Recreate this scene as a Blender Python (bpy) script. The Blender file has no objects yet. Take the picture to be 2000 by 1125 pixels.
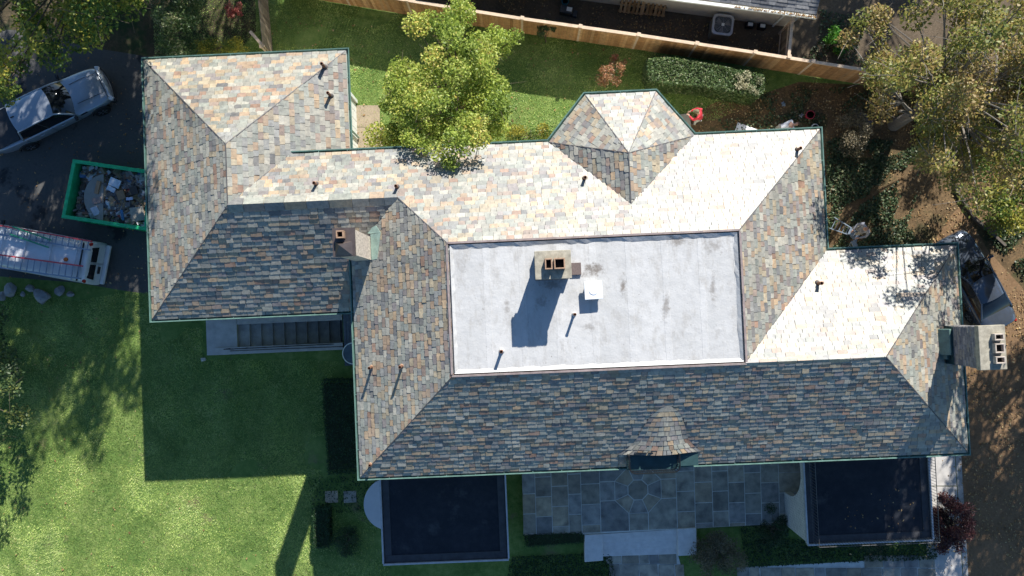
import bpy, bmesh, math, random
import numpy as np
from mathutils import Vector, Matrix
# ------------------------------------------------------------------ camera, sky, sun, exposure
sc = bpy.context.scene
COL = sc.collection
F, CH = 1555.0, 38.6                       # focal length in photo pixels (2000 wide), camera height
TX, TY = math.atan(37.5/F), math.atan(20/F)
cam_d = bpy.data.cameras.new('camera'); cam = bpy.data.objects.new('camera', cam_d); COL.objects.link(cam)
cam_d.sensor_width = 36; cam_d.lens = 36*F/2000; cam_d.clip_end = 2000; cam_d.clip_start = .5
cam.location = (0, 0, CH); cam.rotation_euler = (TX, TY, 0)
sc.camera = cam
SUN_EL, SUN_AZ = math.radians(33.1), math.radians(19)
SUN = Vector((math.cos(SUN_EL)*math.sin(SUN_AZ), math.cos(SUN_EL)*math.cos(SUN_AZ), math.sin(SUN_EL)))
w = bpy.data.worlds.new('World'); sc.world = w; w.use_nodes = True
sky = w.node_tree.nodes.new('ShaderNodeTexSky'); sky.sky_type = 'NISHITA'; sky.sun_disc = False
sky.sun_elevation = SUN_EL; sky.sun_rotation = SUN_AZ
bg = w.node_tree.nodes['Background']; bg.inputs[1].default_value = .082
sky.ozone_density = 4; sky.dust_density = .4
hs = w.node_tree.nodes.new('ShaderNodeHueSaturation'); hs.inputs['Saturation'].default_value = 1.12
w.node_tree.links.new(sky.outputs[0], hs.inputs['Color']); w.node_tree.links.new(hs.outputs[0], bg.inputs[0])
sl = bpy.data.lights.new('sun', 'SUN'); sl.energy = 5; sl.angle = math.radians(.53); sl.color = (1, .96, .90)
so = bpy.data.objects.new('sun', sl); COL.objects.link(so); so.location = (20, 60, 60)
so.rotation_euler = (-SUN).to_track_quat('-Z', 'Y').to_euler()
sc.view_settings.view_transform = 'Standard'; sc.view_settings.look = 'None'
sc.view_settings.exposure = 1.0; sc.view_settings.gamma = 1

# ------------------------------------------------------------------ measuring helpers
_R = np.array((Matrix.Rotation(TY, 3, 'Y') @ Matrix.Rotation(TX, 3, 'X')))
def P(px, py, z=0.0):
    """real position of a point seen at photo pixel (px, py) and known to lie z metres above the lawn"""
    d = _R @ np.array([(px-1000)/F, (562.5-py)/F, -1.0]); t = (z-CH)/d[2]
    return Vector((d[0]*t, d[1]*t, z))
PHI = math.radians(2.5); CP, SP = math.cos(PHI), math.sin(PHI)
def W(a, b, z=0.0):                        # house axes -> world
    return Vector((CP*a-SP*b, SP*a+CP*b, z))
rng = np.random.default_rng(7); random.seed(7)

# ------------------------------------------------------------------ objects
def tag(o, label=None, cat=None, group=None, kind=None):
    for k, v in (('label', label), ('category', cat), ('group', group), ('kind', kind)):
        if v: o[k] = v
    return o
def empty(name, loc, rz=0, label=None, cat=None, group=None):
    o = bpy.data.objects.new(name, None); COL.objects.link(o); o.location = loc; o.rotation_euler = (0, 0, rz)
    o.empty_display_size = .3
    return tag(o, label, cat, group)
class MB:
    def __init__(s): s.v = []; s.f = []; s.r = []; s.m = []
    def add(s, vs, fs, r=None, m=0):
        n = len(s.v); s.v += [tuple(q) for q in vs]
        if r is None: r = random.random()
        for f in fs: s.f.append([n+i for i in f]); s.r.append(r); s.m.append(m)
        return s
    def box(s, c, d, rz=0, r=None, m=0, tilt=None):
        hx, hy, hz = d[0]/2, d[1]/2, d[2]/2
        M = Matrix.Rotation(rz, 3, 'Z')
        if tilt: M = M @ Matrix.Rotation(tilt[1], 3, 'Y') @ Matrix.Rotation(tilt[0], 3, 'X')
        c = Vector(c)
        vs = [c + M @ Vector((x*hx, y*hy, z*hz)) for z in (-1, 1) for x, y in ((-1,-1),(1,-1),(1,1),(-1,1))]
        return s.add(vs, [(3,2,1,0),(4,5,6,7),(0,1,5,4),(1,2,6,5),(2,3,7,6),(3,0,4,7)], r, m)
    def prism(s, pts, z0, z1, r=None, m=0):            # pts 2D ccw
        n = len(pts); vs = [(p[0], p[1], z0) for p in pts]+[(p[0], p[1], z1) for p in pts]
        fs = [tuple(range(n-1, -1, -1)), tuple(range(n, 2*n))]+[(i, (i+1) % n, n+(i+1) % n, n+i) for i in range(n)]
        return s.add(vs, fs, r, m)
    def bar(s, p, q, wd, ht=None, r=None, m=0, up=(0,0,1)):   # rectangular bar between two points
        p, q = Vector(p), Vector(q); d = (q-p).normalized(); ht = ht or wd
        u = d.cross(Vector(up))
        if u.length < 1e-4: u = d.cross(Vector((1,0,0)))
        u.normalize(); v = u.cross(d).normalized()
        vs = [e+u*(x*wd/2)+v*(y*ht/2) for e in (p, q) for x, y in ((-1,-1),(1,-1),(1,1),(-1,1))]
        return s.add(vs, [(3,2,1,0),(4,5,6,7),(0,1,5,4),(1,2,6,5),(2,3,7,6),(3,0,4,7)], r, m)
    def tube(s, pts, rad, n=8, r=None, m=0, cap=True):
        pts = [Vector(p) for p in pts]; rads = rad if isinstance(rad, (list, tuple)) else [rad]*len(pts)
        vs = []; u = None
        for i, p in enumerate(pts):
            d = pts[min(i+1, len(pts)-1)]-pts[max(i-1, 0)]
            d = d.normalized() if d.length > 1e-6 else (pts[-1]-pts[0]).normalized()
            if u is None:
                u = d.orthogonal().normalized()
            else:
                u = u-d*u.dot(d)
                u = u.normalized() if u.length > 1e-5 else d.orthogonal().normalized()
            v = d.cross(u)
            vs += [p+(u*math.cos(6.28318*k/n)+v*math.sin(6.28318*k/n))*rads[i] for k in range(n)]
        fs = [(i*n+k, i*n+(k+1) % n, (i+1)*n+(k+1) % n, (i+1)*n+k) for i in range(len(pts)-1) for k in range(n)]
        if cap: fs += [tuple(range(n-1, -1, -1)), tuple((len(pts)-1)*n+k for k in range(n))]
        return s.add(vs, fs, r, m)
    def cyl(s, c, rad, h, n=16, r=None, m=0): return s.tube([c, Vector(c)+Vector((0,0,h))], rad, n, r, m)
    def grid(s, fn, nu, nv, r=None, m=0):
        vs = [fn(i/nu, j/nv) for j in range(nv+1) for i in range(nu+1)]; k = nu+1
        return s.add(vs, [(j*k+i, j*k+i+1, (j+1)*k+i+1, (j+1)*k+i) for j in range(nv) for i in range(nu)], r, m)
    def build(s, name, mat, parent=None, smooth=False, label=None, bevel=0, sub=0, solid=0):
        me = bpy.data.meshes.new(name); me.from_pydata(s.v, [], s.f)
        for mm in (mat if isinstance(mat, (list, tuple)) else [mat]): me.materials.append(mm)
        if any(s.m): me.polygons.foreach_set('material_index', s.m)
        at = me.attributes.new('rnd', 'FLOAT', 'FACE'); at.data.foreach_set('value', s.r)
        if smooth: me.polygons.foreach_set('use_smooth', [True]*len(s.f))
        me.update()
        o = bpy.data.objects.new(name, me); COL.objects.link(o)
        if solid:
            md = o.modifiers.new('Solidify', 'SOLIDIFY'); md.thickness = solid
        if bevel:
            md = o.modifiers.new('Bevel', 'BEVEL'); md.width = bevel; md.segments = 2; md.limit_method = 'ANGLE'
        if sub:
            md = o.modifiers.new('Subsurf', 'SUBSURF'); md.levels = sub; md.render_levels = sub
        if parent:
            o.parent = parent
            if label: o['label'] = label
        return o
def cards(name, V, rnd, mat, parent=None):             # V (N,k,3): N separate small faces
    N, k = V.shape[:2]
    me = bpy.data.meshes.new(name); me.vertices.add(N*k); me.vertices.foreach_set('co', V.astype(np.float32).ravel())
    me.loops.add(N*k); me.loops.foreach_set('vertex_index', np.arange(N*k, dtype=np.int32))
    me.polygons.add(N); me.polygons.foreach_set('loop_start', np.arange(0, N*k, k, dtype=np.int32))
    me.materials.append(mat)
    at = me.attributes.new('rnd', 'FLOAT', 'FACE'); at.data.foreach_set('value', rnd.astype(np.float32))
    me.update(calc_edges=True); me.validate()
    o = bpy.data.objects.new(name, me); COL.objects.link(o)
    if parent: o.parent = parent
    return o
def copy_tree(o, loc, rz, label, parent=None):
    c = o.copy(); COL.objects.link(c)
    if parent: c.parent = parent
    else:
        c.location = loc; c.rotation_euler = (0, 0, rz); c['label'] = label
    for ch in list(o.children): copy_tree(ch, None, None, None, c)
    return c

# ------------------------------------------------------------------ materials
def _new(name):
    m = bpy.data.materials.new(name); m.use_nodes = True; nt = m.node_tree
    return m, nt, nt.nodes['Principled BSDF'], lambda t: nt.nodes.new(t), nt.links.new
def _noise(N, L, co, scale, detail=4, rough=.6):
    n = N('ShaderNodeTexNoise'); n.inputs['Scale'].default_value = scale; n.inputs['Detail'].default_value = detail
    n.inputs['Roughness'].default_value = rough; L(co, n.inputs['Vector']); return n.outputs['Fac']
def _ramp(N, L, fac, stops, interp='LINEAR'):
    r = N('ShaderNodeValToRGB'); cr = r.color_ramp; cr.interpolation = interp
    while len(cr.elements) < len(stops): cr.elements.new(.5)
    for e, (p, c) in zip(cr.elements, stops): e.position = p; e.color = (*c, 1)
    L(fac, r.inputs[0]); return r.outputs[0]
def _mix(N, L, fac, a, b, mode='MIX'):
    m = N('ShaderNodeMix'); m.data_type = 'RGBA'; m.blend_type = mode
    for i, v in ((0, fac), (6, a), (7, b)):
        if isinstance(v, (int, float)): m.inputs[i].default_value = v
        elif isinstance(v, tuple): m.inputs[i].default_value = (*v, 1)
        else: L(v, m.inputs[i])
    return m.outputs[2]
def _bump(N, L, b, h, strength, dist):
    k = N('ShaderNodeBump'); k.inputs['Strength'].default_value = strength; k.inputs['Distance'].default_value = dist
    L(h, k.inputs['Height']); L(k.outputs[0], b.inputs['Normal'])
def M(name, col, rough=.7, var=.25, scale=6, metal=0, spec=.4, bump=0, coat=0, fine=60):
    m, nt, b, N, L = _new(name)
    co = N('ShaderNodeTexCoord').outputs['Object']
    n1 = _noise(N, L, co, scale); n2 = _noise(N, L, co, fine, 2)
    lo = tuple(c*(1-var) for c in col); hi = tuple(min(1, c*(1+var)) for c in col)
    c = _ramp(N, L, n1, [(.3, lo), (.7, hi)])
    c = _mix(N, L, var*.8, c, _ramp(N, L, n2, [(.35, tuple(q*.6 for q in col)), (.65, tuple(min(1, q*1.3) for q in col))]))
    L(c, b.inputs['Base Color'])
    b.inputs['Roughness'].default_value = rough; b.inputs['Metallic'].default_value = metal
    b.inputs['Specular IOR Level'].default_value = spec; b.inputs['Coat Weight'].default_value = coat; b.inputs['Coat Roughness'].default_value = .05
    if bump: _bump(N, L, b, n2, .5, bump)
    return m
def glass(name, col=(.006,.008,.01), rough=.03):
    m, nt, b, N, L = _new(name)
    co = N('ShaderNodeTexCoord').outputs['Object']; n = _noise(N, L, co, 1.5, 2)
    L(_ramp(N, L, n, [(.3, col), (.7, tuple(c*1.8 for c in col))]), b.inputs['Base Color'])
    b.inputs['Roughness'].default_value = rough; b.inputs['Specular IOR Level'].default_value = .6; return m
def rndmat(name, stops, rough=.7, interp='CONSTANT', mott=.35, scale=9, spec=.3, bump=.004, stain=None):
    """colour picked per small face (attribute rnd), mottled by noise"""
    m, nt, b, N, L = _new(name)
    at = N('ShaderNodeAttribute'); at.attribute_name = 'rnd'
    co = N('ShaderNodeTexCoord').outputs['Object']
    c = _ramp(N, L, at.outputs['Fac'], stops, interp)
    n1 = _noise(N, L, co, scale, 5, .65)
    c = _mix(N, L, mott, c, _ramp(N, L, n1, [(.3, (.25,.25,.27)), (.5, (.85,.85,.85)), (.72, (1.45,1.4,1.3))]), 'MULTIPLY')
    fr = N('ShaderNodeMath'); fr.operation = 'MULTIPLY'; fr.inputs[1].default_value = 57.31; L(at.outputs['Fac'], fr.inputs[0])
    f2 = N('ShaderNodeMath'); f2.operation = 'FRACT'; L(fr.outputs[0], f2.inputs[0])
    c = _mix(N, L, .5, c, _ramp(N, L, f2.outputs[0], [(0, (.55,.55,.56)), (1, (1.3,1.3,1.3))]), 'MULTIPLY')
    c = _mix(N, L, .8, c, _ramp(N, L, _noise(N, L, co, .45, 5, .7), [(.3,(.80,.80,.79)),(.5,(1,1,1)),(.7,(1.12,1.11,1.09))]), 'MULTIPLY')
    if stain:
        n3 = _noise(N, L, co, stain[0], 3); c = _mix(N, L, _ramp(N, L, n3, [(.45,(0,0,0)),(.7,(stain[2],)*3)]), c, stain[1])
    L(c, b.inputs['Base Color'])
    b.inputs['Roughness'].default_value = rough; b.inputs['Specular IOR Level'].default_value = spec
    if bump: _bump(N, L, b, _noise(N, L, co, 45, 3), .5, bump)
    return m
def leafmat(name, stops, trans=.35, rough=.5):
    m, nt, b, N, L = _new(name)
    at = N('ShaderNodeAttribute'); at.attribute_name = 'rnd'
    co = N('ShaderNodeTexCoord').outputs['Object']
    c = _ramp(N, L, at.outputs['Fac'], stops)
    c = _mix(N, L, .6, c, _ramp(N, L, _noise(N, L, co, .9, 3), [(.3,(.6,.62,.6)),(.7,(1.35,1.3,1.2))]), 'MULTIPLY')
    L(c, b.inputs['Base Color']); b.inputs['Roughness'].default_value = rough; b.inputs['Specular IOR Level'].default_value = .35
    tr = N('ShaderNodeBsdfTranslucent'); L(c, tr.inputs[0])
    mx = N('ShaderNodeMixShader'); mx.inputs[0].default_value = trans; L(b.outputs[0], mx.inputs[1]); L(tr.outputs[0], mx.inputs[2])
    L(mx.outputs[0], nt.nodes['Material Output'].inputs['Surface']); return m
def groundmat(name, stops, scales=(.5, 5, 40), rough=.95, patch=None, bump=.02):
    m, nt, b, N, L = _new(name)
    co = N('ShaderNodeTexCoord').outputs['Object']
    a = [_noise(N, L, co, s, 5, .65) for s in scales]
    ad = N('ShaderNodeMath'); ad.operation = 'ADD'; L(a[0], ad.inputs[0]); L(a[1], ad.inputs[1])
    ad2 = N('ShaderNodeMath'); ad2.operation = 'ADD'; L(ad.outputs[0], ad2.inputs[0]); L(a[2], ad2.inputs[1])
    dv = N('ShaderNodeMath'); dv.operation = 'DIVIDE'; dv.inputs[1].default_value = 3; L(ad2.outputs[0], dv.inputs[0])
    c = _ramp(N, L, dv.outputs[0], stops)
    for p in patch or []:
        n = _noise(N, L, co, p[0], 5, .7); c = _mix(N, L, _ramp(N, L, n, [(p[1],(0,0,0)),(p[2],(1,1,1))]), c, p[3])
    L(c, b.inputs['Base Color']); b.inputs['Roughness'].default_value = rough; b.inputs['Specular IOR Level'].default_value = .15
    _bump(N, L, b, a[2], .8, bump); return m

SLATE = [(0,(.235,.246,.211)),(.18,(.283,.278,.234)),(.34,(.213,.216,.202)),(.45,(.324,.309,.256)),(.57,(.204,.182,.173)),(.63,(.150,.150,.145)),
         (.68,(.325,.236,.157)),(.78,(.321,.270,.185)),(.88,(.248,.189,.151)),(.93,(.364,.267,.167)),(.975,(.281,.177,.123))]
m_slate = rndmat('slate', SLATE, .50, mott=.5, scale=7, spec=.5, stain=(1.1, (.30,.265,.215), .25))
m_flash = M('lead_flashing', (.2,.21,.22), .5, .3, 3, .4)
m_flash_d = M('dark_flashing', (.07,.065,.065), .6, .3, 3)
m_gutter = M('patinated_copper', (.11,.20,.165), .5, .35, 3, .25)
m_teal = M('dark_copper', (.03,.07,.072), .5, .3, 3, .3)
m_pat = M('pale_patina', (.22,.31,.265), .6, .3, 4)
m_rust = M('rusty_pipe', (.20,.10,.06), .6, .4, 20, .3)
m_hole = M('hole_shade', (.01,.01,.01), 1, .2)  # near-black colour stands in for shade in bores, flues and vents; also eyes
m_stucco = M('cream_stucco', (.62,.58,.48), .9, .12, 2, bump=.004)
m_white = M('white_paint', (.72,.74,.70), .5, .08, 3)
m_clay = M('clay_pot', (.30,.19,.12), .8, .3, 12)
m_asph = groundmat('asphalt', [(.3,(.055,.056,.058)),(.5,(.085,.084,.08)),(.7,(.12,.115,.105))], (.4,8,90), .9,
                   patch=[(.35,.58,.64,(.03,.031,.033))], bump=.01)
m_lawn = groundmat('lawn', [(.36,(.05,.105,.025)),(.48,(.115,.19,.045)),(.58,(.205,.27,.08)),(.68,(.30,.31,.14))], (.5,3.5,30),
                   patch=[(.33,.60,.70,(.19,.145,.09))], bump=.05)
m_soil = groundmat('leafy_soil', [(.35,(.05,.038,.022)),(.5,(.13,.088,.048)),(.62,(.25,.165,.085))], (.8,9,60), patch=[(.5,.5,.62,(.05,.055,.025))], bump=.03)
m_drive = groundmat('leafy_drive', [(.35,(.10,.06,.033)),(.5,(.19,.12,.066)),(.65,(.28,.18,.10))], (.6,10,80), bump=.01)
m_conc = M('concrete', (.42,.40,.37), .9, .2, 2.5, bump=.003)
m_concd = M('old_concrete', (.35,.34,.31), .9, .3, 3, bump=.003)
m_tan = M('tan_concrete', (.30,.24,.17), .9, .2, 2, bump=.003)
m_lime = M('limestone', (.58,.57,.56), .8, .12, 4, bump=.002)
m_grout = M('grout', (.58,.58,.54), .9, .15, 4)
m_blue = rndmat('bluestone', [(0,(.28,.275,.24)),(.3,(.33,.31,.26)),(.6,(.36,.31,.23)),(.8,(.26,.26,.25))], .8, 'LINEAR', .7, 2.2, .3, .002)
m_stone = rndmat('pale_stone', [(0,(.50,.48,.44)),(.5,(.58,.55,.50)),(.8,(.40,.39,.38))], .9, 'LINEAR', .4, 10, .2, .006)
m_bark = M('bark', (.11,.085,.06), .95, .4, 10, bump=.02)
m_twig = M('grey_bark', (.17,.15,.125), .95, .3, 10)

# ================================================================== ground
def inpoly(x, y, poly):
    x = np.asarray(x); y = np.asarray(y); r = np.zeros(x.shape, bool); n = len(poly)
    for i in range(n):
        (x1, y1), (x2, y2) = poly[i], poly[(i+1) % n]
        c = ((y1 > y) != (y2 > y)) & (x < (x2-x1)*(y-y1)/((y2-y1) or 1e-9)+x1); r ^= c
    return r
def area2(p): return sum(p[i][0]*p[(i+1)%len(p)][1]-p[(i+1)%len(p)][0]*p[i][1] for i in range(len(p)))
def gpoly(pts): return [tuple(P(*p)[:2]) for p in pts]
def sheet(name, pts, z, mat, smooth_it=0):
    p = gpoly(pts) if smooth_it >= 0 else pts
    mb = MB(); mb.add([(x, y, z) for x, y in p], [tuple(range(len(p)))])
    o = mb.build(name, mat); o['kind'] = 'structure'
    if o.data.polygons[0].normal.z < 0: o.data.flip_normals()
    return o
HA0, HA1, HB0, HB1 = -13.88, -8.75, -1.36, -.24       # stairwell opening, house axes
g = MB()
B = 260
for a0, a1, b0, b1 in ((-B, HA0, -B, B), (HA1, B, -B, B), (HA0, HA1, -B, HB0), (HA0, HA1, HB1, B)):
    g.add([W(a0, b0), W(a1, b0), W(a1, b1), W(a0, b1)], [(0,1,2,3)])
tag(g.build('lawn_ground', m_lawn), kind='structure')
sheet('asphalt_driveway', [(-500,40),(60,60),(190,95),(300,112),(420,250),(430,560),(300,566),(285,574),(232,566),(150,552),(0,540),(-500,520)], .006, m_asph)
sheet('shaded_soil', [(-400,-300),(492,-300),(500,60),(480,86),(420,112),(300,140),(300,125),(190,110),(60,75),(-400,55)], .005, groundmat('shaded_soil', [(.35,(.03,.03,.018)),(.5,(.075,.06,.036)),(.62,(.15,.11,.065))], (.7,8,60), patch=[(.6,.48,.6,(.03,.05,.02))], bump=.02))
SOIL = [(1330,232),(1420,190),(1500,180),(1560,160),(1900,176),(2700,240),(2700,700),(2120,640),(1985,600),(1935,540),(1870,440),(1840,520),(1800,620),(1500,620),(1500,300),(1380,280)]
sheet('leafy_soil', SOIL, .006, m_soil)
sheet('neighbour_soil', [(560,-10),(1100,-60),(1400,-90),(2300,-80),(2300,170),(1760,158),(1540,122),(1140,62),(900,26)], .008, groundmat('neighbour_soil', [(.35,(.05,.04,.028)),(.5,(.11,.085,.058)),(.62,(.17,.13,.09))], (.8,9,60), bump=.02))
DRIVE = [(1888,2200),(1884,1125),(1874,890),(1760,860),(1700,640),(1790,520),(1858,420),(1878,400),(1930,490),(1995,560),(2040,640),(2120,800),(2200,1125),(2300,2200)]
sheet('leafy_driveway', DRIVE, .012, m_drive)
wk = MB()
for y0, y1 in ((820,948),(950,1052),(1054,1180),(1182,1300)):
    q = [P(1800+(y0-880)*.05, y0), P(1800+(y1-880)*.05, y1), P(1863+(y1-880)*.065, y1), P(1863+(y0-880)*.065, y0)]
    wk.prism([(v.x, v.y) for v in q], -.05, .05)
tag(wk.build('concrete_walk', m_conc), kind='structure')
ed = MB()
for y0, y1 in ((820,1010),(1012,1300)):
    q = [P(1865+(y0-880)*.065, y0), P(1865+(y1-880)*.065, y1), P(1876+(y1-880)*.06, y1), P(1876+(y0-880)*.06, y0)]
    ed.prism([(v.x, v.y) for v in q], -.05, .03)
tag(ed.build('driveway_kerb', m_concd), kind='structure')
pv = MB()                                               # tan pavement beside the west wing
for x0, x1, y0, y1 in ((690,742,206,248),(690,748,249,330)):
    q = [P(x0,y0), P(x0,y1), P(x1,y1), P(x1,y0)]; pv.prism([(v.x,v.y) for v in q], -.05, .03)
tag(pv.build('side_pavement', m_tan), kind='structure')

# patio: slabs with pale joints, 0.4 m above the lower path
ZP = .4
def zq(zx, zy, z=ZP): return P(1000+zx/4, 850+zy/4, z)  # measured on an enlargement of the photo
grout = MB(); slabs = MB()
gp = [zq(75,-400), zq(90,778), zq(560,775), zq(1440,728), zq(2290,680), zq(2290,-400)]
grout.prism([(v.x,v.y) for v in gp], -.1, ZP-.012)
tag(grout.build('patio_base', m_grout), kind='structure')
def slab(pts):
    c = sum((Vector(p) for p in pts), Vector((0,0,0)))/len(pts)
    q = [(c+(Vector(p)-c)*(1-.026/max(.2,(Vector(p)-c).length))) for p in pts]
    if area2([(v.x, v.y) for v in q]) < 0: q.reverse()
    slabs.prism([(v.x, v.y) for v in q], ZP-.05, ZP+random.uniform(0,.003))
def skew(x, y): return zq(x+(y-300)*.03, y-(x-980)*.043)   # columns follow the house axes
cols = [76,178,305,435,535,683]
def column(x0, x1, off, h, ylim):
    y = -380+off
    while y < ylim:
        y1 = min(y+h, ylim)
        if y1 > -380: slab([skew(x0,y), skew(x0,y1), skew(x1,y1), skew(x1,y)])
        y += h
lims = 745
for i, (x0, x1) in enumerate(zip(cols, cols[1:])): column(x0, x1, (17,55,120,30,105)[i], (157,155,158,158,160)[i], lims)
cols2 = [1280,1422,1560,1685,1812,1940,2080,2290]
for i, (x0, x1) in enumerate(zip(cols2, cols2[1:])): column(x0, x1, (45,130,60,150,72,10,90)[i], (158,160,157,158,160,157,158)[i], lims)
o8 = lambda r, sy=1: [(980+r*math.cos(math.radians(22.5+45*k)), 428-r*sy*math.sin(math.radians(22.5+45*k))) for k in range(8)]
ci, ce = o8(84), o8(196)
slab([skew(*p) for p in ci])
for k in range(8): slab([skew(*ci[k]), skew(*ce[k]), skew(*ce[(k+1)%8]), skew(*ci[(k+1)%8])])
X0, X1, Y0, Y1 = 683, 1280, -380, 745                   # field round the octagon
slab([skew(*p) for p in (ce[3],ce[4],(X0,ce[4][1]),(X0,ce[3][1]))]); slab([skew(*p) for p in (ce[0],(X1,ce[0][1]),(X1,ce[7][1]),ce[7])])
slab([skew(*p) for p in ((X0,ce[4][1]),ce[4],ce[5],(ce[5][0],Y1),(X0,Y1))]); slab([skew(*p) for p in (ce[5],ce[6],(ce[6][0],Y1),(ce[5][0],Y1))])
slab([skew(*p) for p in (ce[7],(X1,ce[7][1]),(X1,Y1),(ce[6][0],Y1),ce[6])])
slab([skew(*p) for p in ((X0,ce[3][1]),(X0,Y0),(ce[2][0],Y0),ce[2],ce[3])]); slab([skew(*p) for p in (ce[2],(ce[2][0],Y0),(ce[1][0],Y0),ce[1])])
slab([skew(*p) for p in (ce[1],(ce[1][0],Y0),(X1,Y0),(X1,ce[0][1]),ce[0])])
tag(slabs.build('bluestone_patio', m_blue), kind='structure')
# lower flagstone paths
def flagpath(name, poly, seed, step=.62):
    r = random.Random(seed); base = MB(); p = gpoly(poly); base.add([(x,y,.02) for x,y in p], [tuple(range(len(p)))])
    bo = base.build(name+'_base', m_grout); bo['kind'] = 'structure'
    if bo.data.polygons[0].normal.z < 0: bo.data.flip_normals()
    xs = [q[0] for q in p]; ys = [q[1] for q in p]; f = MB()
    y = min(ys)
    while y < max(ys):
        h = r.uniform(.4,.75)*step/.6; x = min(xs)+r.uniform(-.5,0)
        while x < max(xs):
            wd = r.uniform(.45,1.0); cx, cy = x+wd/2, y+h/2
            if inpoly(cx, cy, p): f.prism([(x+.01+r.uniform(0,.05),y+.01),(x+wd-.01,y+.01+r.uniform(0,.04)),(x+wd-.01-r.uniform(0,.05),y+h-.01),(x+.01,y+h-.01-r.uniform(0,.04))], 0, .045+r.uniform(0,.01))
            x += wd
        y += h
    tag(f.build(name, m_blue), kind='structure')
flagpath('flagstone_path', [(1190,1180),(1190,1082),(1322,1076),(1350,1180)], 3)
flagpath('front_path', [(1440,1160),(1445,1108),(1620,1099),(1826,1087),(1830,1160)], 5)

# ================================================================== the house
house = empty('slate_roof_house', W(0,0,0), 0, 'large cream house with multicoloured slate hip roofs, white flat roof and green gutters', 'house')
house.location = (0,0,0)
T, ZM, ZW = .6, 6.7, 5.4
def clip(sub, cl):
    out = sub
    for i in range(len(cl)):
        a, b = cl[i], cl[(i+1) % len(cl)]; inp, out = out, []
        if not inp: return []
        sd = [(b[0]-a[0])*(p[1]-a[1])-(b[1]-a[1])*(p[0]-a[0]) for p in inp]
        for j in range(len(inp)):
            p, q, s, t = inp[j], inp[(j+1) % len(inp)], sd[j], sd[(j+1) % len(inp)]
            if s >= 0: out.append(p)
            if (s >= 0) != (t >= 0): k = s/(s-t); out.append((p[0]+(q[0]-p[0])*k, p[1]+(q[1]-p[1])*k))
    return out
def slates(mb, polys, e=.195, wr=(.2,.42), seed=1, hbr=(.022,.05)):
    r = random.Random(seed); p = [Vector(q) for q in polys[0]]; n = Vector((0,0,0))
    for i in range(len(p)): n += p[i].cross(p[(i+1) % len(p)])
    n.normalize(); n = -n if n.z < 0 else n
    u = Vector((0,0,1)).cross(n).normalized(); v = n.cross(u)
    o = p[0]; P2 = []
    for q in polys:
        pp = [((Vector(k)-o).dot(u), (Vector(k)-o).dot(v)) for k in q]
        if area2(pp) < 0: pp.reverse()
        P2.append(pp)
        mb.add([o+u*x+v*y-n*.012 for x, y in pp], [tuple(range(len(pp)))], r=.75)
    us = [k[0] for q in P2 for k in q]; vs_ = [k[1] for q in P2 for k in q]
    v0 = min(vs_)-.03
    while v0 < max(vs_):
        x = min(us)-r.uniform(0,.4)
        ee = e*r.uniform(.97,1.03)
        while x < max(us):
            wd = r.uniform(*wr); hb = r.uniform(*hbr); tw = r.uniform(-.005,.005); rr = r.random()
            if r.random() < .03: hb += .012
            j = [r.uniform(-.011,.011) for _ in range(6)]
            g_ = .007
            ch = r.random()
            c0 = .03 if ch < .12 else .004; c1 = .035 if ch > .88 else .004
            k1, k2, k3 = r.uniform(.15,.35), r.uniform(.4,.6), r.uniform(.65,.85)
            rect = [(x+g_, v0+c0+.01+j[0]), (x+g_+.02, v0+j[0]), (x+wd*k1, v0+j[1]), (x+wd*k2, v0+j[2]), (x+wd*k3, v0+j[3]), (x+wd-g_-.02, v0+j[4]), (x+wd-g_, v0+c1+.01+j[4]), (x+wd-g_, v0+ee*1.55), (x+g_, v0+ee*1.55)]
            for q in P2:
                c = clip(rect, q)
                if len(c) < 3 or abs(area2(c)) < .004: continue
                top = [o+u*a+v*b+n*(hb*(1-(b-v0)/(2*ee))+tw*((a-x)/wd-.5)) for a, b in c]
                bot = [o+u*a+v*b-n*.01 for a, b in c]; m = len(c)
                mb.add(top+bot, [tuple(range(m))]+[(i, m+i, m+(i+1) % m, (i+1) % m) for i in range(m)], r=rr)
            x += wd
        v0 += ee
def ww(*pts): return [W(*p) for p in pts]
AR = (-11.225, 4.448, 7.966); AT = (-11.225, 6.835, 7.966); LK = (-4.633, 4.453, 7.97)
# west wing
r1 = MB()
slates(r1, [ww((-15.5,11.11,ZW),(-6.95,11.11,ZW),AT)], .21, (.24,.46), 1)
slates(r1, [ww((-15.5,.17,ZW),AR,AT,(-15.5,11.11,ZW))], .195, (.2,.42), 2)
slates(r1, [ww((-6.95,11.11,ZW),(-6.95,6.2,ZW),AR,AT)], .21, (.24,.44), 3)
slates(r1, [ww((-15.5,.17,ZW),(-6.3,.17,ZW),LK,AR)], .215, (.24,.46), 4, (.026,.047))
rw = r1.build('roof', m_slate, house, label='lower west wing hip roof of mottled slate')
ZF = 9.16
r2 = MB()
slates(r2, [ww((-9.117,6.57,ZM),(-4.633,6.57,ZM),LK,AR), ww((-4.633,6.57,ZM),(12.2,6.57,ZM),(8.1,2.47,ZF),(-2.65,2.47,ZF),LK)], .19, (.2,.42), 5)
slates(r2, [ww((-6.75,-6.5,ZM),(-2.65,-2.4,ZF),(-2.65,2.47,ZF),LK,(-6.75,2.337,ZM))], .185, (.2,.4), 6)
slates(r2, [ww((-6.75,-6.5,ZM),(17.35,-6.5,ZM),(13.25,-2.4,ZF),(-2.65,-2.4,ZF))], .185, (.2,.42), 7, (.026,.047))
slates(r2, [ww((12.2,1.7,ZM),(12.2,6.57,ZM),(8.1,2.47,ZF),(8.1,-2.4,ZF))], .185, (.18,.4), 8)
slates(r2, [ww((12.2,1.7,ZM),(17.35,1.7,ZM),(13.25,-2.4,ZF),(8.1,-2.4,ZF))], .195, (.22,.44), 9)
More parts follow.
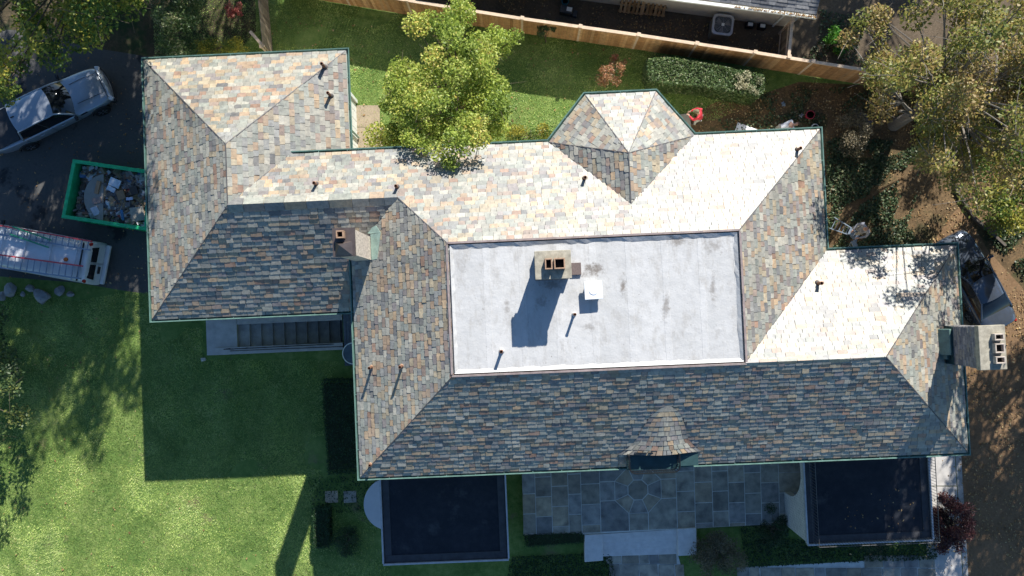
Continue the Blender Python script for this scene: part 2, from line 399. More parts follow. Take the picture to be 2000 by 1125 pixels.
slates(r2, [ww((17.35,-6.5,ZM),(17.35,1.7,ZM),(13.25,-2.4,ZF))], .185, (.18,.4), 10)
r2.build('roof', m_slate, house, label='main hip roof of mottled slate round the white flat roof')
r3 = MB(); AP = (4.3, 5.68, 8.395); RG = (4.3, 3.745, 8.395)
B0, B1, B2, B3 = (1.36,6.57,ZM), (2.91,8.41,ZM), (5.73,8.41,ZM), (7.2,6.57,ZM)
for k, t in enumerate(((B1,B2,AP), (B0,B1,AP), (B2,B3,AP), (B0,RG,AP), (B3,RG,AP))): slates(r3, [ww(*t)], .19, (.2,.4), 20+k)
r3.build('roof', m_slate, house, label='small faceted slate roof over the bay')
# hip and valley lines
def line(p, q, wd=.07, ht=.05): hl.bar(W(*p)+Vector((0,0,.022)), W(*q)+Vector((0,0,.022)), wd, ht)
for p, q in (((-15.5,11.11,ZW),AT),((-6.95,11.11,ZW),AT),(AT,AR),((-15.5,.17,ZW),AR),((-9.117,6.57,ZM),AR),(LK,(-6.75,2.337,ZM)),(LK,(-2.65,2.47,ZF)),
             ((-6.75,-6.5,ZM),(-2.65,-2.4,ZF)),((12.2,6.57,ZM),(8.1,2.47,ZF)),((12.2,1.7,ZM),(8.1,-2.4,ZF)),((17.35,1.7,ZM),(13.25,-2.4,ZF)),((17.35,-6.5,ZM),(13.25,-2.4,ZF)),
             (B1,AP),(B2,AP),(B0,AP),(B3,AP),(AP,RG),(B0,RG),(B3,RG)): 
    hl = MB(); line(p, q, .035, .03); hl.build('hip_flashing', m_flash_d, house)
x = AR[0]                                    # ridge course of large slates
while x < LK[0]-.3:
    wd = random.uniform(.5,.9); x1 = min(x+wd, LK[0])
    for s, hh in ((-1,.05),(1,.045)):
        rc = MB(); q = [(x+.01,4.45,8.0+hh), (x1-.01,4.45,8.0+hh), (x1-.01,4.45+s*.27,7.99+hh-.162-.02), (x+.01,4.45+s*.27,7.99+hh-.162-.02)]
        if s > 0: q.reverse()
        t = [W(*k) for k in q]; rc.add(t+[k-Vector((0,0,.05)) for k in t], [(0,3,2,1),(0,1,5,4),(1,2,6,5),(2,3,7,6),(3,0,4,7)]); rc.build('ridge_slate', m_slate, house)
    x = x1
x = 8.1
while x < 13.2:
    wd = random.uniform(.5,.8); x1 = min(x+wd, 13.25)
    for s in (-1,1):
        rc = MB(); q = [(x+.01,-2.4,ZF+.05), (x1-.01,-2.4,ZF+.05), (x1-.01,-2.4+s*.2,ZF-.1), (x+.01,-2.4+s*.2,ZF-.1)]
        if s > 0: q.reverse()
        t = [W(*k) for k in q]; rc.add(t+[k-Vector((0,0,.05)) for k in t], [(0,3,2,1),(0,1,5,4),(1,2,6,5),(2,3,7,6),(3,0,4,7)]); rc.build('ridge_slate', m_slate, house)
    x = x1
# white flat roof: membrane with lapped sheets, low curb
def membrane():
    m, nt, b, N, L = _new('white_membrane')
    tc = N('ShaderNodeTexCoord').outputs['Object']
    mp = N('ShaderNodeMapping'); mp.inputs['Rotation'].default_value = (0,0,-PHI); L(tc, mp.inputs[0]); co = mp.outputs[0]
    at = N('ShaderNodeAttribute'); at.attribute_name = 'rnd'
    c = _ramp(N, L, at.outputs['Fac'], [(0,(.40,.398,.385)),(1,(.435,.432,.418))])
    c = _mix(N, L, .5, c, _ramp(N, L, _noise(N, L, co, 1.1, 6, .7), [(.35,(.82,.82,.81)),(.6,(1.08,1.08,1.08))]), 'MULTIPLY')
    st = N('ShaderNodeMapping'); st.inputs['Scale'].default_value = (2.5,.9,1); L(co, st.inputs[0])
    c = _mix(N, L, _ramp(N, L, _noise(N, L, st.outputs[0], 1.3, 6, .75), [(.50,(0,0,0)),(.76,(.65,.65,.65))]), c, (.24,.22,.19))
    c = _mix(N, L, _ramp(N, L, _noise(N, L, co, 14, 3, .6), [(.66,(0,0,0)),(.74,(.6,)*3)]), c, (.13,.12,.11))
    sn_ = _noise(N, L, tc, 5, 6, .75)                    # stains that have a place of their own on this roof
    for px, py, rx, ry, k in ((1156,527,.75,.45,.9),(1080,555,.9,.35,.6),(1217,560,.22,.8,.9),(1320,470,.7,.4,.7),(1300,600,.25,.9,.6),(1392,560,.2,1.2,.6),(990,600,.2,.7,.5),(1395,480,.8,.5,.5),(1060,590,.5,.4,.5),(1150,640,.4,.3,.5),(900,520,.3,.5,.4)):
        v = P(px, py, 9.08); mp2 = N('ShaderNodeMapping'); mp2.vector_type = 'TEXTURE'; mp2.inputs['Location'].default_value = v; mp2.inputs['Scale'].default_value = (rx, ry, 1); L(tc, mp2.inputs[0])
        ln = N('ShaderNodeVectorMath'); ln.operation = 'LENGTH'; L(mp2.outputs[0], ln.inputs[0])
        mr = N('ShaderNodeMapRange'); mr.inputs[1].default_value = 0; mr.inputs[2].default_value = 1; mr.inputs[3].default_value = .28; mr.inputs[4].default_value = -.12; L(ln.outputs['Value'], mr.inputs[0])
        ad = N('ShaderNodeMath'); ad.operation = 'ADD'; L(sn_, ad.inputs[0]); L(mr.outputs[0], ad.inputs[1])
        c = _mix(N, L, _ramp(N, L, ad.outputs[0], [(.54,(0,0,0)),(.74,(k,k,k))]), c, (.14,.12,.10))
    L(c, b.inputs['Base Color']); b.inputs['Roughness'].default_value = .6
    _bump(N, L, b, _noise(N, L, co, 3, 5), .35, .06); return m
m_mem = membrane()
fr = MB(); ZR = 9.08
x = -2.65; k = 0
while x < 8.1:
    x1 = min(x+1.34+random.uniform(-.03,.03), 8.1); k += 1
    n = 14
    wob = [random.uniform(-.012,.012) for _ in range(n+1)]
    A = [W(x+wob[i], -2.36+4.79*i/n, ZR) for i in range(n+1)]; C = [W(x1+.0, -2.36+4.79*i/n, ZR) for i in range(n+1)]
    fr.add(A+C, [(i, n+1+i, n+2+i, i+1) for i in range(n)], r=random.random())
    if k > 1:                                           # lap strip, a few mm proud
        A = [W(x-.1+wob[i]*1.5, -2.36+4.79*i/n, ZR+.006) for i in range(n+1)]; C = [W(x+.13-wob[i], -2.36+4.79*i/n, ZR+.010) for i in range(n+1)]
        D = [W(x+.135-wob[i], -2.36+4.79*i/n, ZR-.002) for i in range(n+1)]; E_ = [W(x-.105+wob[i]*1.5, -2.36+4.79*i/n, ZR-.002) for i in range(n+1)]
        fr.add(E_+A+C+D, [(j*(n+1)+i, (j+1)*(n+1)+i, (j+1)*(n+1)+i+1, j*(n+1)+i+1) for j in range(3) for i in range(n)], r=1)
    x = x1
flat = fr.build('flat_roof', m_mem, house, label='white membrane flat roof with lapped sheets and grey stains')
cb = MB()
for p, q in (((-2.70,2.50),(8.15,2.50)), ((-2.70,-2.43),(8.15,-2.43)), ((-2.70,2.44),(-2.70,-2.37)), ((8.15,2.44),(8.15,-2.37))):
    cb.bar(W(*p, ZF-.04), W(*q, ZF-.04), .075, .14)
cb.build('curb', M('weathered_curb', (.25,.2,.185), .6, .35, 4, .2), house)
cv = MB()                                               # membrane turned up at the curb
for s, p, q in ((1,(-2.6,-2.36),(8.05,-2.36)), (-1,(-2.6,2.43),(8.05,2.43))):
    n = 40; A = [W(p[0]+(q[0]-p[0])*i/n, p[1]+.01*s, ZF+.02) for i in range(n+1)]; C = [W(p[0]+(q[0]-p[0])*i/n, p[1]+s*(.15+random.uniform(-.03,.03)), ZR+.012) for i in range(n+1)]
    cv.add(A+C, [(i, i+1, n+2+i, n+1+i) if s < 0 else (i, n+1+i, n+2+i, i+1) for i in range(n)])
for s, px_ in ((1,-2.6), (-1,8.05)):
    n = 20; A = [W(px_+.01*s, -2.3+4.67*i/n, ZF+.02) for i in range(n+1)]; C = [W(px_+s*(.13+random.uniform(-.03,.03)), -2.3+4.67*i/n, ZR+.012) for i in range(n+1)]
    cv.add(A+C, [(i, i+1, n+2+i, n+1+i) for i in range(n)])
cv.build('upstand', m_mem, house)
# gutters: open half-round channel with rolled lip
def gutter(path, close=False):
    mb = MB(); prof = [(-.07,-.07),(-.05,-.12),(.01,-.145),(.065,-.12),(.09,-.05),(.095,.0),(.13,.006),(.135,-.012)]
    p = [Vector((*q[:2], 0)) for q in path]; zs = [q[2] for q in path]; N_ = len(p); rows = []
    for i in range(N_):
        d0 = (p[i]-p[i-1]).normalized() if i > 0 else (p[1]-p[0]).normalized()
        d1 = (p[i+1]-p[i]).normalized() if i < N_-1 else d0
        n0 = Vector((d0.y,-d0.x,0)); n1 = Vector((d1.y,-d1.x,0)); nn = (n0+n1).normalized(); nn /= max(.3, nn.dot(n0))
        rows.append([W(*(p[i]+nn*x)[:2], zs[i]+z) for x, z in prof])
    k = len(prof); vs = sum(rows, [])
    mb.add(vs, [(i*k+j, (i+1)*k+j, (i+1)*k+j+1, i*k+j+1) for i in range(N_-1) for j in range(k-1)])
    for i in range(N_-1):                               # hangers
        Ln = (p[i+1]-p[i]).length; nh = int(Ln/1.1)
        for h in range(1, nh): 
            q = p[i].lerp(p[i+1], h/nh); d = (p[i+1]-p[i]).normalized(); nn = Vector((d.y,-d.x,0))
            mb.bar(W(*(q+nn*-.02)[:2], zs[i]-.008), W(*(q+nn*.09)[:2], zs[i]+.003), .02, .005)
    return mb.build('gutter', m_gutter, house, solid=.006)
gutter([(-6.3,.17,ZW),(-15.5,.17,ZW),(-15.5,11.11,ZW),(-6.95,11.11,ZW),(-6.95,6.5,ZW)][::-1][::-1] and [(-6.95,6.6,ZW),(-6.95,11.11,ZW),(-15.5,11.11,ZW),(-15.5,.17,ZW),(-6.4,.17,ZW)])
gutter([(-6.75,2.3,ZM),(-6.75,-6.5,ZM),(17.35,-6.5,ZM),(17.35,1.7,ZM),(12.2,1.7,ZM),(12.2,6.57,ZM),B3,B2,B1,B0,(-9.1,6.57,ZM)])
# soffits and walls
sf = MB()
def outline(pts, z0, z1, mb): mb.prism(list(reversed([tuple(W(*p)[:2]) for p in pts])) if area2(pts) < 0 else [tuple(W(*p)[:2]) for p in pts], z0, z1)
outline([(-15.5,.17),(-6.4,.17),(-6.95,6.6),(-6.95,11.11),(-15.5,11.11)], ZW-.16, ZW-.03, sf)
outline([(-6.75,-6.5),(17.35,-6.5),(17.35,1.7),(12.2,1.7),(12.2,6.57),(7.2,6.57),(5.73,8.41),(2.91,8.41),(1.36,6.57),(-6.75,6.57)], ZM-.16, ZM-.03, sf)
sf.build('soffit', m_white, house)
wa = MB()
outline([(-14.9,.65),(-6.3,.65),(-6.3,6),(-7.72,6.1),(-7.72,10.35),(-14.9,10.35)], 0, ZW-.16, wa)
outline([(-6.25,-6.0),(16.8,-6.0),(16.8,1.15),(11.7,1.15),(11.7,6.05),(6.9,6.05),(5.5,7.9),(3.1,7.9),(1.7,6.05),(-6.25,6.05)], 0, ZM-.16, wa)
wa.build('wall', m_stucco, house)
sd = MB()                                               # board siding on the visible east side of the west wing
for k in range(9): sd.box(W(-7.70, 6.6+k*.43, 2.6), (.05,.40,5.15), PHI)
sd.build('siding', m_white, house)
cbx = MB(); cbx.box(W(-7.68,10.38,2.6), (.16,.16,5.2), PHI); cbx.build('corner_board', m_white, house)
dp = MB(); dp.tube([W(-7.6,8.6,5.2), W(-7.6,8.6,.1)], .05, 10); dp.build('downpipe', m_pat, house)
# vent pipes
def zslope(kind, a, b):
    return {'wt': ZW+T*(11.11-b), 'wr': ZW+T*(-6.95-a), 'mt': ZM+T*(6.57-b), 'mw': ZM+T*(a+6.75), 'et': ZM+T*(1.7-b), 'me': ZM+T*(12.2-a), 'f': ZR}[kind]
def house_ab(v): return CP*v.x+SP*v.y, -SP*v.x+CP*v.y
for px, py, kind, h, rad in ((628,124,'wt',.5,.065),(640,181,'wr',.5,.06),(613,357,'mt',.4,.06),(773,363,'mt',.4,.06),(1143,346,'mt',.42,.06),(1564,289,'mt',.45,.06),
        (1605,553,'et',.45,.065),(1123,614,'f',.55,.05),(979,687,'f',.5,.06),(721,719,'mw',.6,.055),(781,717,'mw',.6,.055),(722,909,'mw',.25,.05)):
    z = 7.0
    for _ in range(20): v = P(px, py, z+h); z = zslope(kind, *house_ab(v))
    v = P(px, py, z+h); mb = MB()
    mb.tube([(v.x,v.y,z-.1),(v.x,v.y,z+h)], rad, 14, cap=False); mb.tube([(v.x,v.y,z+h-.02),(v.x,v.y,z+h),(v.x,v.y,z+h)], [rad*1.15,rad*1.15,rad*.8], 14, cap=False)
    pp = mb.build('vent_pipe', m_rust, house, smooth=True)
    q = MB(); q.cyl((v.x,v.y,z+h-.1), rad*.85, .04, 12); q.build('pipe_bore', m_hole, pp)
    q = MB(); q.tube([(v.x,v.y,z-.05),(v.x,v.y,z+.1)], [rad*2.2,rad*1.1], 14)
    q.build('pipe_collar', m_mem if kind == 'f' else m_flash_d if kind != 'mw' else m_clay, pp)
# roof hatch box and metal plate
bx = MB(); v = P(1159,567,ZR+.34); bx.box((v.x,v.y,ZR+.14), (.5,.5,.3), PHI+.02); bx.box((v.x,v.y,ZR+.32), (.66,.66,.09), PHI+.02)
bx.cyl((v.x,v.y,ZR+.36), .17, .025, 20)
bx.build('vent_box', M('white_hood', (.62,.64,.66), .45, .05, 3), house, bevel=.03)
# chimneys
m_cstone = rndmat('chimney_stone', [(0,(.15,.155,.17)),(.4,(.20,.20,.215)),(.7,(.25,.24,.24)),(.9,(.28,.26,.23))], .9, 'LINEAR', .5, 9, .2, .01)
m_cap = M('lichen_concrete', (.29,.265,.205), .95, .45, 5, bump=.004)
def stones(mb, a0, a1, b0, b1, z0, z1, course=.13):
    """coursed stone shaft: every stone its own block"""
    z = z0
    while z < z1-.01:
        h = min(course*random.uniform(.8,1.2), z1-z)
        if z1-z-h < .04: h = z1-z
        for side in range(4):
            L0, L1 = (a0, a1) if side < 2 else (b0, b1); x = L0
            while x < L1-.01:
                wd = random.uniform(.2,.42); x1 = min(x+wd, L1)
                if L1-x1 < .08: x1 = L1
                d = random.uniform(0,.015)
                if side == 0: c = ((x+x1)/2, b0+.05-d); s = (x1-x-.008, .11, h-.008)
                elif side == 1: c = ((x+x1)/2, b1-.05+d); s = (x1-x-.008, .11, h-.008)
                elif side == 2: c = (a0+.05-d, (x+x1)/2); s = (.11, x1-x-.008, h-.008)
                else: c = (a1-.05+d, (x+x1)/2); s = (.11, x1-x-.008, h-.008)
                mb.box(W(*c, z+h/2), s, PHI); x = x1
        z += h
    mb.box(W((a0+a1)/2, (b0+b1)/2, (z0+z1)/2), (a1-a0-.02, b1-b0-.02, z1-z0-.01), PHI, r=.2)
def pot(par, a, b, z, w, d, h, mat=None):
    mb = MB(); t = .045
    for dx, dy, sx, sy in ((0,d/2-t/2,w,t),(0,-d/2+t/2,w,t),(w/2-t/2,0,t,d-2*t),(-w/2+t/2,0,t,d-2*t)): mb.box(W(a+dx,b+dy,z+h/2), (sx,sy,h), PHI)
    o = mb.build('chimney_pot', mat or m_clay, par, bevel=.008)
    q = MB(); q.box(W(a,b,z+.03), (w-2*t-.004,d-2*t-.004,.04), PHI); q.build('flue', m_hole, o)
cs = MB(); stones(cs, .62,1.66,1.03,1.84, 8.8,10.55); stones(cs, .54,1.74,.97,1.90, 8.8,9.45); 
ch = cs.build('chimney', m_cstone, house, label='stone chimney with two square clay pots on the flat roof')
c2 = MB(); c2.box(W(1.14,1.435,10.62), (1.18,.93,.14), PHI); c2.box(W(1.14,1.435,10.72), (1.28,1.0,.1), PHI); c2.build('chimney_cap', m_cap, ch, bevel=.015)
for a, ww_, ax in ((.98,.26,0),(1.36,.38,0)): pot(ch, a, 1.46, 10.77, ww_, .38, .25)
pl = MB(); v = P(1125,525,ZR+.1); pl.box((v.x,v.y,ZR+.06), (.38,.45,.1), PHI); pl.build('drain_tray', M('perforated_brown', (.12,.09,.08), .8, .5, 40), house, bevel=.01)
# west chimney with stucco shaft
cs = MB(); cs.box(W(-6.23,2.585,8.0), (.70,.92,4.7), PHI); ch = cs.build('chimney', M('pebbledash', (.50,.43,.35), .95, .6, 9, fine=14, bump=.03), house, label='stucco chimney with metal cap where the link roof meets the main roof')
c2 = MB(); c2.box(W(-6.23,2.585,10.4), (.80,1.02,.1), PHI)
pa, pb = -6.23, 2.36; q = [W(pa-.32,pb-.26,10.452), W(pa+.30,pb-.26,10.452), W(pa+.30,pb+.24,10.452), W(pa-.32,pb+.24,10.452), W(pa-.1,pb+.1,10.75)]
c2.add(q, [(0,1,4),(1,2,4),(2,3,4),(3,0,4)]); c2.build('chimney_cap', M('brown_sheet_metal', (.11,.088,.08), .4, .3, 4, .5), ch)
pot(ch, -6.30, 2.84, 10.45, .27, .27, .3)
fs = MB(); zz = lambda a: ZM+T*(a+6.75)+.05
for q in ([(-5.86,3.15,zz(-5.86)+.02),(-5.86,2.12,zz(-5.86)+.02),(-5.62,2.14,zz(-5.62)),(-5.42,3.15,zz(-5.42))], [(-6.3,3.25,zz(-6.2)),(-5.86,3.16,zz(-5.8)),(-5.42,3.16,zz(-5.42)),(-5.6,3.45,zz(-5.6)+.02)]):
    t = [W(*k) for k in q]; fs.add(t, [(0,1,2,3)])
fs.build('flashing', m_pat, ch, solid=.02)
# east chimney with rough stone shaft and three pots
cs = MB(); stones(cs, 16.42,17.14,-2.90,-1.46, 0.0,9.0,.11); stones(cs, 16.38,17.18,-2.93,-1.43, 9.0,9.55,.12)
ch = cs.build('chimney', m_cstone, house, label='broad grey stone chimney with three square pots at the east eave')
c2 = MB(); c2.box(W(16.78,-2.18,9.68), (.96,1.60,.26), PHI); c2.build('chimney_cap', m_cap, ch, bevel=.02)
m_tp = M('brown_tile', (.16,.11,.10), .8, .3, 8)
for b, d in ((-1.80,.24),(-2.20,.34),(-2.62,.26)): pot(ch, 16.92, b, 9.80, .34, d, .22, M('pale_tile', (.40,.34,.28), .8, .3, 8))
fs = MB(); fs.box(W(16.30,-2.05,7.62), (.34,1.0,.5), PHI, tilt=(0,math.atan(T)))
fs.box(W(16.27,-2.60,7.52), (.26,.24,.3), PHI, tilt=(0,math.atan(T))); fs.build('flashing', M('weathered_copper', (.10,.17,.15), .6, .3, 4), ch, bevel=.02)
ds = MB(); ds.box(W(16.395,-2.18,7.45), (.03,1.46,.9), PHI); ds.build('lead_apron', m_teal, ch)

# eyebrow dormer with balcony
dm = MB(); da, DB = 5.15, -5.92
def dhw(v): return float(np.interp(v, (0,.12,.3,.55,.8,.93,1), (1.66,1.22,1.0,.82,.58,.36,.10)))
def dsurf(u, v):                                        # u -1..1 across, v 0 front .. 1 apex
    b = DB+1.95*v; hw = dhw(v)
    a = da+.18*v+u*hw; zs = ZM+T*(b+6.5); zc = 7.54+.64*v
    g_ = .5+.5*math.cos(math.pi*u); return Vector(W(a, b, zs+.03+max(0, zc-zs)*g_**.85))
rows = 10; rr = random.Random(3)
dm.grid(lambda s, t: dsurf(s*2-1, t)-Vector((0,0,.02)), 24, 16, r=.5)
for j in range(rows):
    v0, v1 = j/rows, min(1, (j+1.4)/rows); hw = dhw(v0); n = max(2, int(2.9*hw/.3)); x = -1.0
    edges = [-1]+sorted(-1+2*(k+rr.uniform(-.2,.2))/n for k in range(1, n))+[1]
    for x0, x1 in zip(edges, edges[1:]):
        g0 = .008; t = rr.uniform(.03,.05); K = 3
        lo = [dsurf(x0+g0+(x1-x0-2*g0)*k/K, v0-.02)+Vector((0,0,t)) for k in range(K+1)]; hi = [dsurf(x0+g0+(x1-x0-2*g0)*k/K, v1)+Vector((0,0,.012)) for k in range(K+1)]
        dn = [q-Vector((0,0,.06)) for q in lo]
        dm.add(lo+hi+dn, [(k, k+1, K+2+k, K+1+k) for k in range(K)]+[(2*K+2+k, 2*K+3+k, k+1, k) for k in range(K)], r=rr.random())
do = dm.build('dormer', m_slate, house, label='eyebrow dormer with a small bell-shaped slate roof')
fc = MB(); fc.grid(lambda s, t: (lambda q: Vector((q.x, q.y, 6.95+(q.z-.02-6.95)*t)))(dsurf((s*2-1)*.93, .06)), 20, 2); fc.build('dormer_front', m_teal, do)
wn = MB(); 
for k in range(3): wn.box(W(4.35+k*.5,-5.86,7.32), (.42,.05,.5), PHI)
wn.build('window', glass('window_glass'), do)
fl = MB(); fl.box(W(4.85,-6.22,7.02), (2.0,.74,.14), PHI); fl.box(W(6.25,-6.2,6.98), (.80,.62,.12), PHI)
fl.build('balcony_floor', m_teal, do)
m_iron = M('black_iron', (.012,.013,.015), .4, .2, 5, .3)
def railing(path, z0, z1, sp, name, par, mat, r1=.014, r2=.007, mid=True):
    mb = MB(); pts = [Vector(p) for p in path]
    for z, rr_ in ((z1, r1), (z0+.08, r2*1.3)): mb.tube([p+Vector((0,0,z)) for p in pts], rr_, 6)
    for p, q in zip(pts, pts[1:]):
        L_ = (q-p).length; n = max(1, round(L_/sp))
        for i in range(n): c = p.lerp(q, i/n); mb.tube([c+Vector((0,0,z0)), c+Vector((0,0,z1))], r2, 5)
    for p in (pts[0], pts[-1]): mb.tube([p+Vector((0,0,z0)), p+Vector((0,0,z1+.03))], r1*1.3, 6)
    return mb.build(name, mat, par)
pth = [W(3.88,-5.95)]+[W(4.12-.24*math.cos(t), -6.40-.22*math.sin(t)) for t in np.linspace(0,1.57,5)]+[W(5.58+.24*math.sin(t), -6.40-.22*math.cos(t)) for t in np.linspace(0,1.57,5)]+[W(5.82,-5.95)]
railing(pth, 7.09, 7.62, .09, 'balcony_railing', do, m_iron, .025, .012)

# porches with dark flat roofs
m_dark = groundmat('dark_membrane', [(.38,(.014,.017,.023)),(.5,(.022,.025,.032)),(.62,(.036,.04,.048))], (.5,2.5,30), .7, patch=[(.9,.58,.72,(.055,.058,.062)),(9,.70,.76,(.10,.09,.075))], bump=.006)
m_edge = M('pale_metal_edge', (.42,.43,.44), .5, .2, 5, .2)
def porch(a0, a1, b0, b1, z, edge_bits, label):
    mb = MB(); mb.box(W((a0+a1)/2,(b0+b1)/2,z-.1), (a1-a0,b1-b0,.14), PHI); r = mb.build('porch_roof', m_dark, house, label=label)
    e = MB()
    for p, q in (((a0,b0),(a1,b0)), ((a1,b0+.05),(a1,b1)), ((a0,b0+.05),(a0,b1))): e.bar(W(*p,z+.0), W(*q,z+.0), .07, .2)
    e.build('roof_edge', m_edge, r)
    s = MB()                                            # cant strip inside the edge
    for p, q in (((a0+.08,b0+.22),(a1-.08,b0+.22)), ((a1-.22,b0+.38),(a1-.22,b1)), ((a0+.22,b0+.38),(a0+.22,b1))): s.bar(W(*p,z-.02), W(*q,z-.02), .3, .04)
    s.build('cant_strip', M('scuffed_membrane', (.045,.047,.052), .7, .4, 3), r)
    return r
porch(-6.62,-1.08,-11.08,-5.95, 3.2, None, 'dark flat roof of the west front room')
w2 = MB(); outline([(-6.5,-10.95),(-1.2,-10.95),(-1.2,-5.9),(-6.5,-5.9)], 0, 3.02, w2); w2.build('wall', m_stucco, house)
pr = porch(12.05,17.52,-10.96,-5.95, 3.2, None, 'dark flat roof of the east porch')
# stone porch walls with arches
def archwall(p0, p1, piers, thick, z1, par):
    """wall from p0 to p1 (house axes) with arched openings [(s0, s1, spring, rise)]"""
    d = Vector((p1[0]-p0[0], p1[1]-p0[1])); Ln = d.length; d /= Ln; nrm = Vector((-d.y, d.x)); mb = MB(); N_ = 90
    def top(s):
        for s0, s1, sp, ri in piers:
            if s0 < s < s1: k = (s-(s0+s1)/2)/((s1-s0)/2); return sp+ri*math.sqrt(max(0, 1-k*k))
        return 0.0
    ss = sorted(set([Ln*i/N_ for i in range(N_+1)]+[x for q in piers for x in (q[0]+1e-4, q[1]-1e-4, q[0], q[1])]))
    for s0, s1 in zip(ss, ss[1:]):
        if s1-s0 < 1e-6: continue
        h0, h1 = top(s0), top(s1); q = []
        for off in (-thick/2, thick/2):
            for s, z in ((s0,h0),(s1,h1),(s1,z1),(s0,z1)): c = Vector(p0)+d*s+nrm*off; q.append(W(c.x, c.y, z))
        mb.add(q, [(0,1,2,3),(7,6,5,4),(0,4,5,1),(3,2,6,7)]+([(0,3,7,4)] if s0 == ss[0] or abs(top(s0+1e-5)-top(s0-1e-3)) > .5 else []))
    c = [Vector(p0)+d*s for s in (0, Ln)]
    for e in c: mb.box(W(e.x,e.y,z1/2), (.02,.02,z1-.02), PHI)
    return mb
def blockmat():
    m, nt, b, N, L = _new('pale_ashlar'); co = N('ShaderNodeTexCoord').outputs['Object']
    sx = N('ShaderNodeSeparateXYZ'); L(co, sx.inputs[0]); ad = N('ShaderNodeMath'); ad.operation = 'ADD'; L(sx.outputs[0], ad.inputs[0]); L(sx.outputs[1], ad.inputs[1])
    cb_ = N('ShaderNodeCombineXYZ'); L(ad.outputs[0], cb_.inputs[0]); L(sx.outputs[2], cb_.inputs[1])
    br = N('ShaderNodeTexBrick'); br.inputs['Scale'].default_value = 2.2; br.inputs['Color1'].default_value = (.48,.47,.45,1); br.inputs['Color2'].default_value = (.60,.58,.55,1)
    br.inputs['Mortar'].default_value = (.26,.25,.24,1); br.inputs['Mortar Size'].default_value = .02; L(cb_.outputs[0], br.inputs[0])
    c = _mix(N, L, .5, br.outputs[0], _ramp(N, L, _noise(N, L, co, 6, 4), [(.3,(.7,.7,.7)),(.7,(1.15,1.15,1.15))]), 'MULTIPLY')
    L(c, b.inputs['Base Color']); b.inputs['Roughness'].default_value = .9; return m
m_ash = blockmat()
aw = archwall((12.2,-5.95),(12.2,-10.86), [(.5,3.35,1.0,1.85)], .32, 3.02, pr); aw.build('arched_wall', m_ash, house)
aw = archwall((12.2,-10.8),(17.4,-10.8), [(.9,4.3,1.0,1.8)], .32, 3.018, pr); aw.build('arched_wall', m_ash, house)
aw = archwall((17.38,-10.7),(17.38,-5.95), [(.9,3.8,1.0,1.8)], .3, 3.016, pr); aw.build('arched_wall', m_ash, house)
pf = MB(); pf.box(W(14.8,-8.4,.2), (5.4,4.9,.4), PHI); pf.build('porch_floor', m_concd, house)
m_rail = M('weathered_iron', (.10,.10,.10), .45, .4, 8, .4)
railing([W(12.30,-6.9), W(12.30,-10.86), W(17.44,-10.86), W(17.44,-6.6)], 3.22, 3.98, .13, 'porch_railing', pr, m_rail, .018, .009)
# half-round stoop
st = MB()
cst = P(757,985,.3); 
st.prism([(cst.x+1.15*math.cos(t), cst.y+1.22*math.sin(t)) for t in np.linspace(math.pi/2, 1.5*math.pi, 28)], 0, .3)
st.build('stoop', M('smooth_pale_stone', (.55,.56,.58), .8, .06, 2), house, bevel=.02)

# ================================================================== stairs beside the link
stairs = empty('basement_stairs', W(-11.3,-.8,0), 0, 'concrete steps going down beside the west wing with black handrail', 'stairs')
def part(mb, name, mat, par, **k):                     # build in world space, then hang under a thing whose origin is elsewhere
    o = mb.build(name, mat, par, **k); o.matrix_parent_inverse = Matrix.LocRotScale(par.location, par.rotation_euler, None).inverted(); return o
mb = MB(); n = 11; aw_ = (HA1+.55-HA0)/n
for i in range(n):
    z = -.17*(i+1); mb.box(W(HA0+aw_*(i+.5)-.02, (HB0+HB1)/2, z-.6), (aw_+.04, HB1-HB0-.02, 1.2), PHI)
part(mb, 'steps', m_concd, stairs)
mb = MB(); b0 = HB0
for c, s in (((HA0-.06,(HB0+HB1)/2,-1.2),(.12,HB1-HB0,2.3)), (((HA0+HA1)/2,HB1+.08,-1.2),(HA1-HA0+.24,.16,2.3)), (((HA0+HA1)/2,HB0-.08,-1.2),(HA1-HA0+.24,.16,2.3)), ((HA1+.06,(HB0+HB1)/2,-1.3),(.12,HB1-HB0,2.3))):
    mb.box(W(*c), s, PHI)
part(mb, 'side_wall', m_concd, stairs)
mb = MB(); mb.box(W(-14.65,-.68,.0), (1.5,1.98,.12), PHI); part(mb, 'landing', m_conc, stairs, bevel=.015)
mb = MB(); mb.box(W((HA0-1.1+HA1)/2,HB0-.14,.07), (HA1-HA0+1.1,.34,.16), PHI); mb.box(W((HA0+HA1)/2,HB1+.18,.04), (HA1-HA0,.36,.10), PHI); part(mb, 'coping', m_conc, stairs, bevel=.01)
mb = MB(); hb = HB0-.02
mb.tube([W(HA0-.35,hb,.15), W(HA0-.35,hb,.95), W(HA0+.1,hb,.98), W(HA1+.3,hb,.0)], .022, 8)
for k in range(6): a = HA0+.5+k*.85; mb.tube([W(a,hb,.1), W(a,hb,.98-(a-HA0)*.18)], .015, 6)
mb.tube([W(HA0-.35,hb-.12,.16), W(HA1+.2,hb-.14,.16)], .015, 6)
part(mb, 'handrail', m_iron, stairs)
deck = empty('wooden_deck', W(-8.2,-1.6,0), 0, 'small dark grey plank deck tucked under the main eave', 'deck')
mb = MB()
for k in range(8): mb.box(W(-8.62+k*.145,-1.15,.12), (.135,2.6,.05), PHI)
part(mb, 'planks', M('dark_deck', (.10,.12,.15), .8, .3, 4), deck)
mb = MB(); mb.box(W(-8.11,-1.15,.05), (1.14,2.55,.08), PHI); part(mb, 'frame', m_concd, deck)
tb = P(690,690,.75); tbl = empty('round_table', (tb.x,tb.y,.1), 0, 'round pale metal table half hidden under the main eave', 'table')
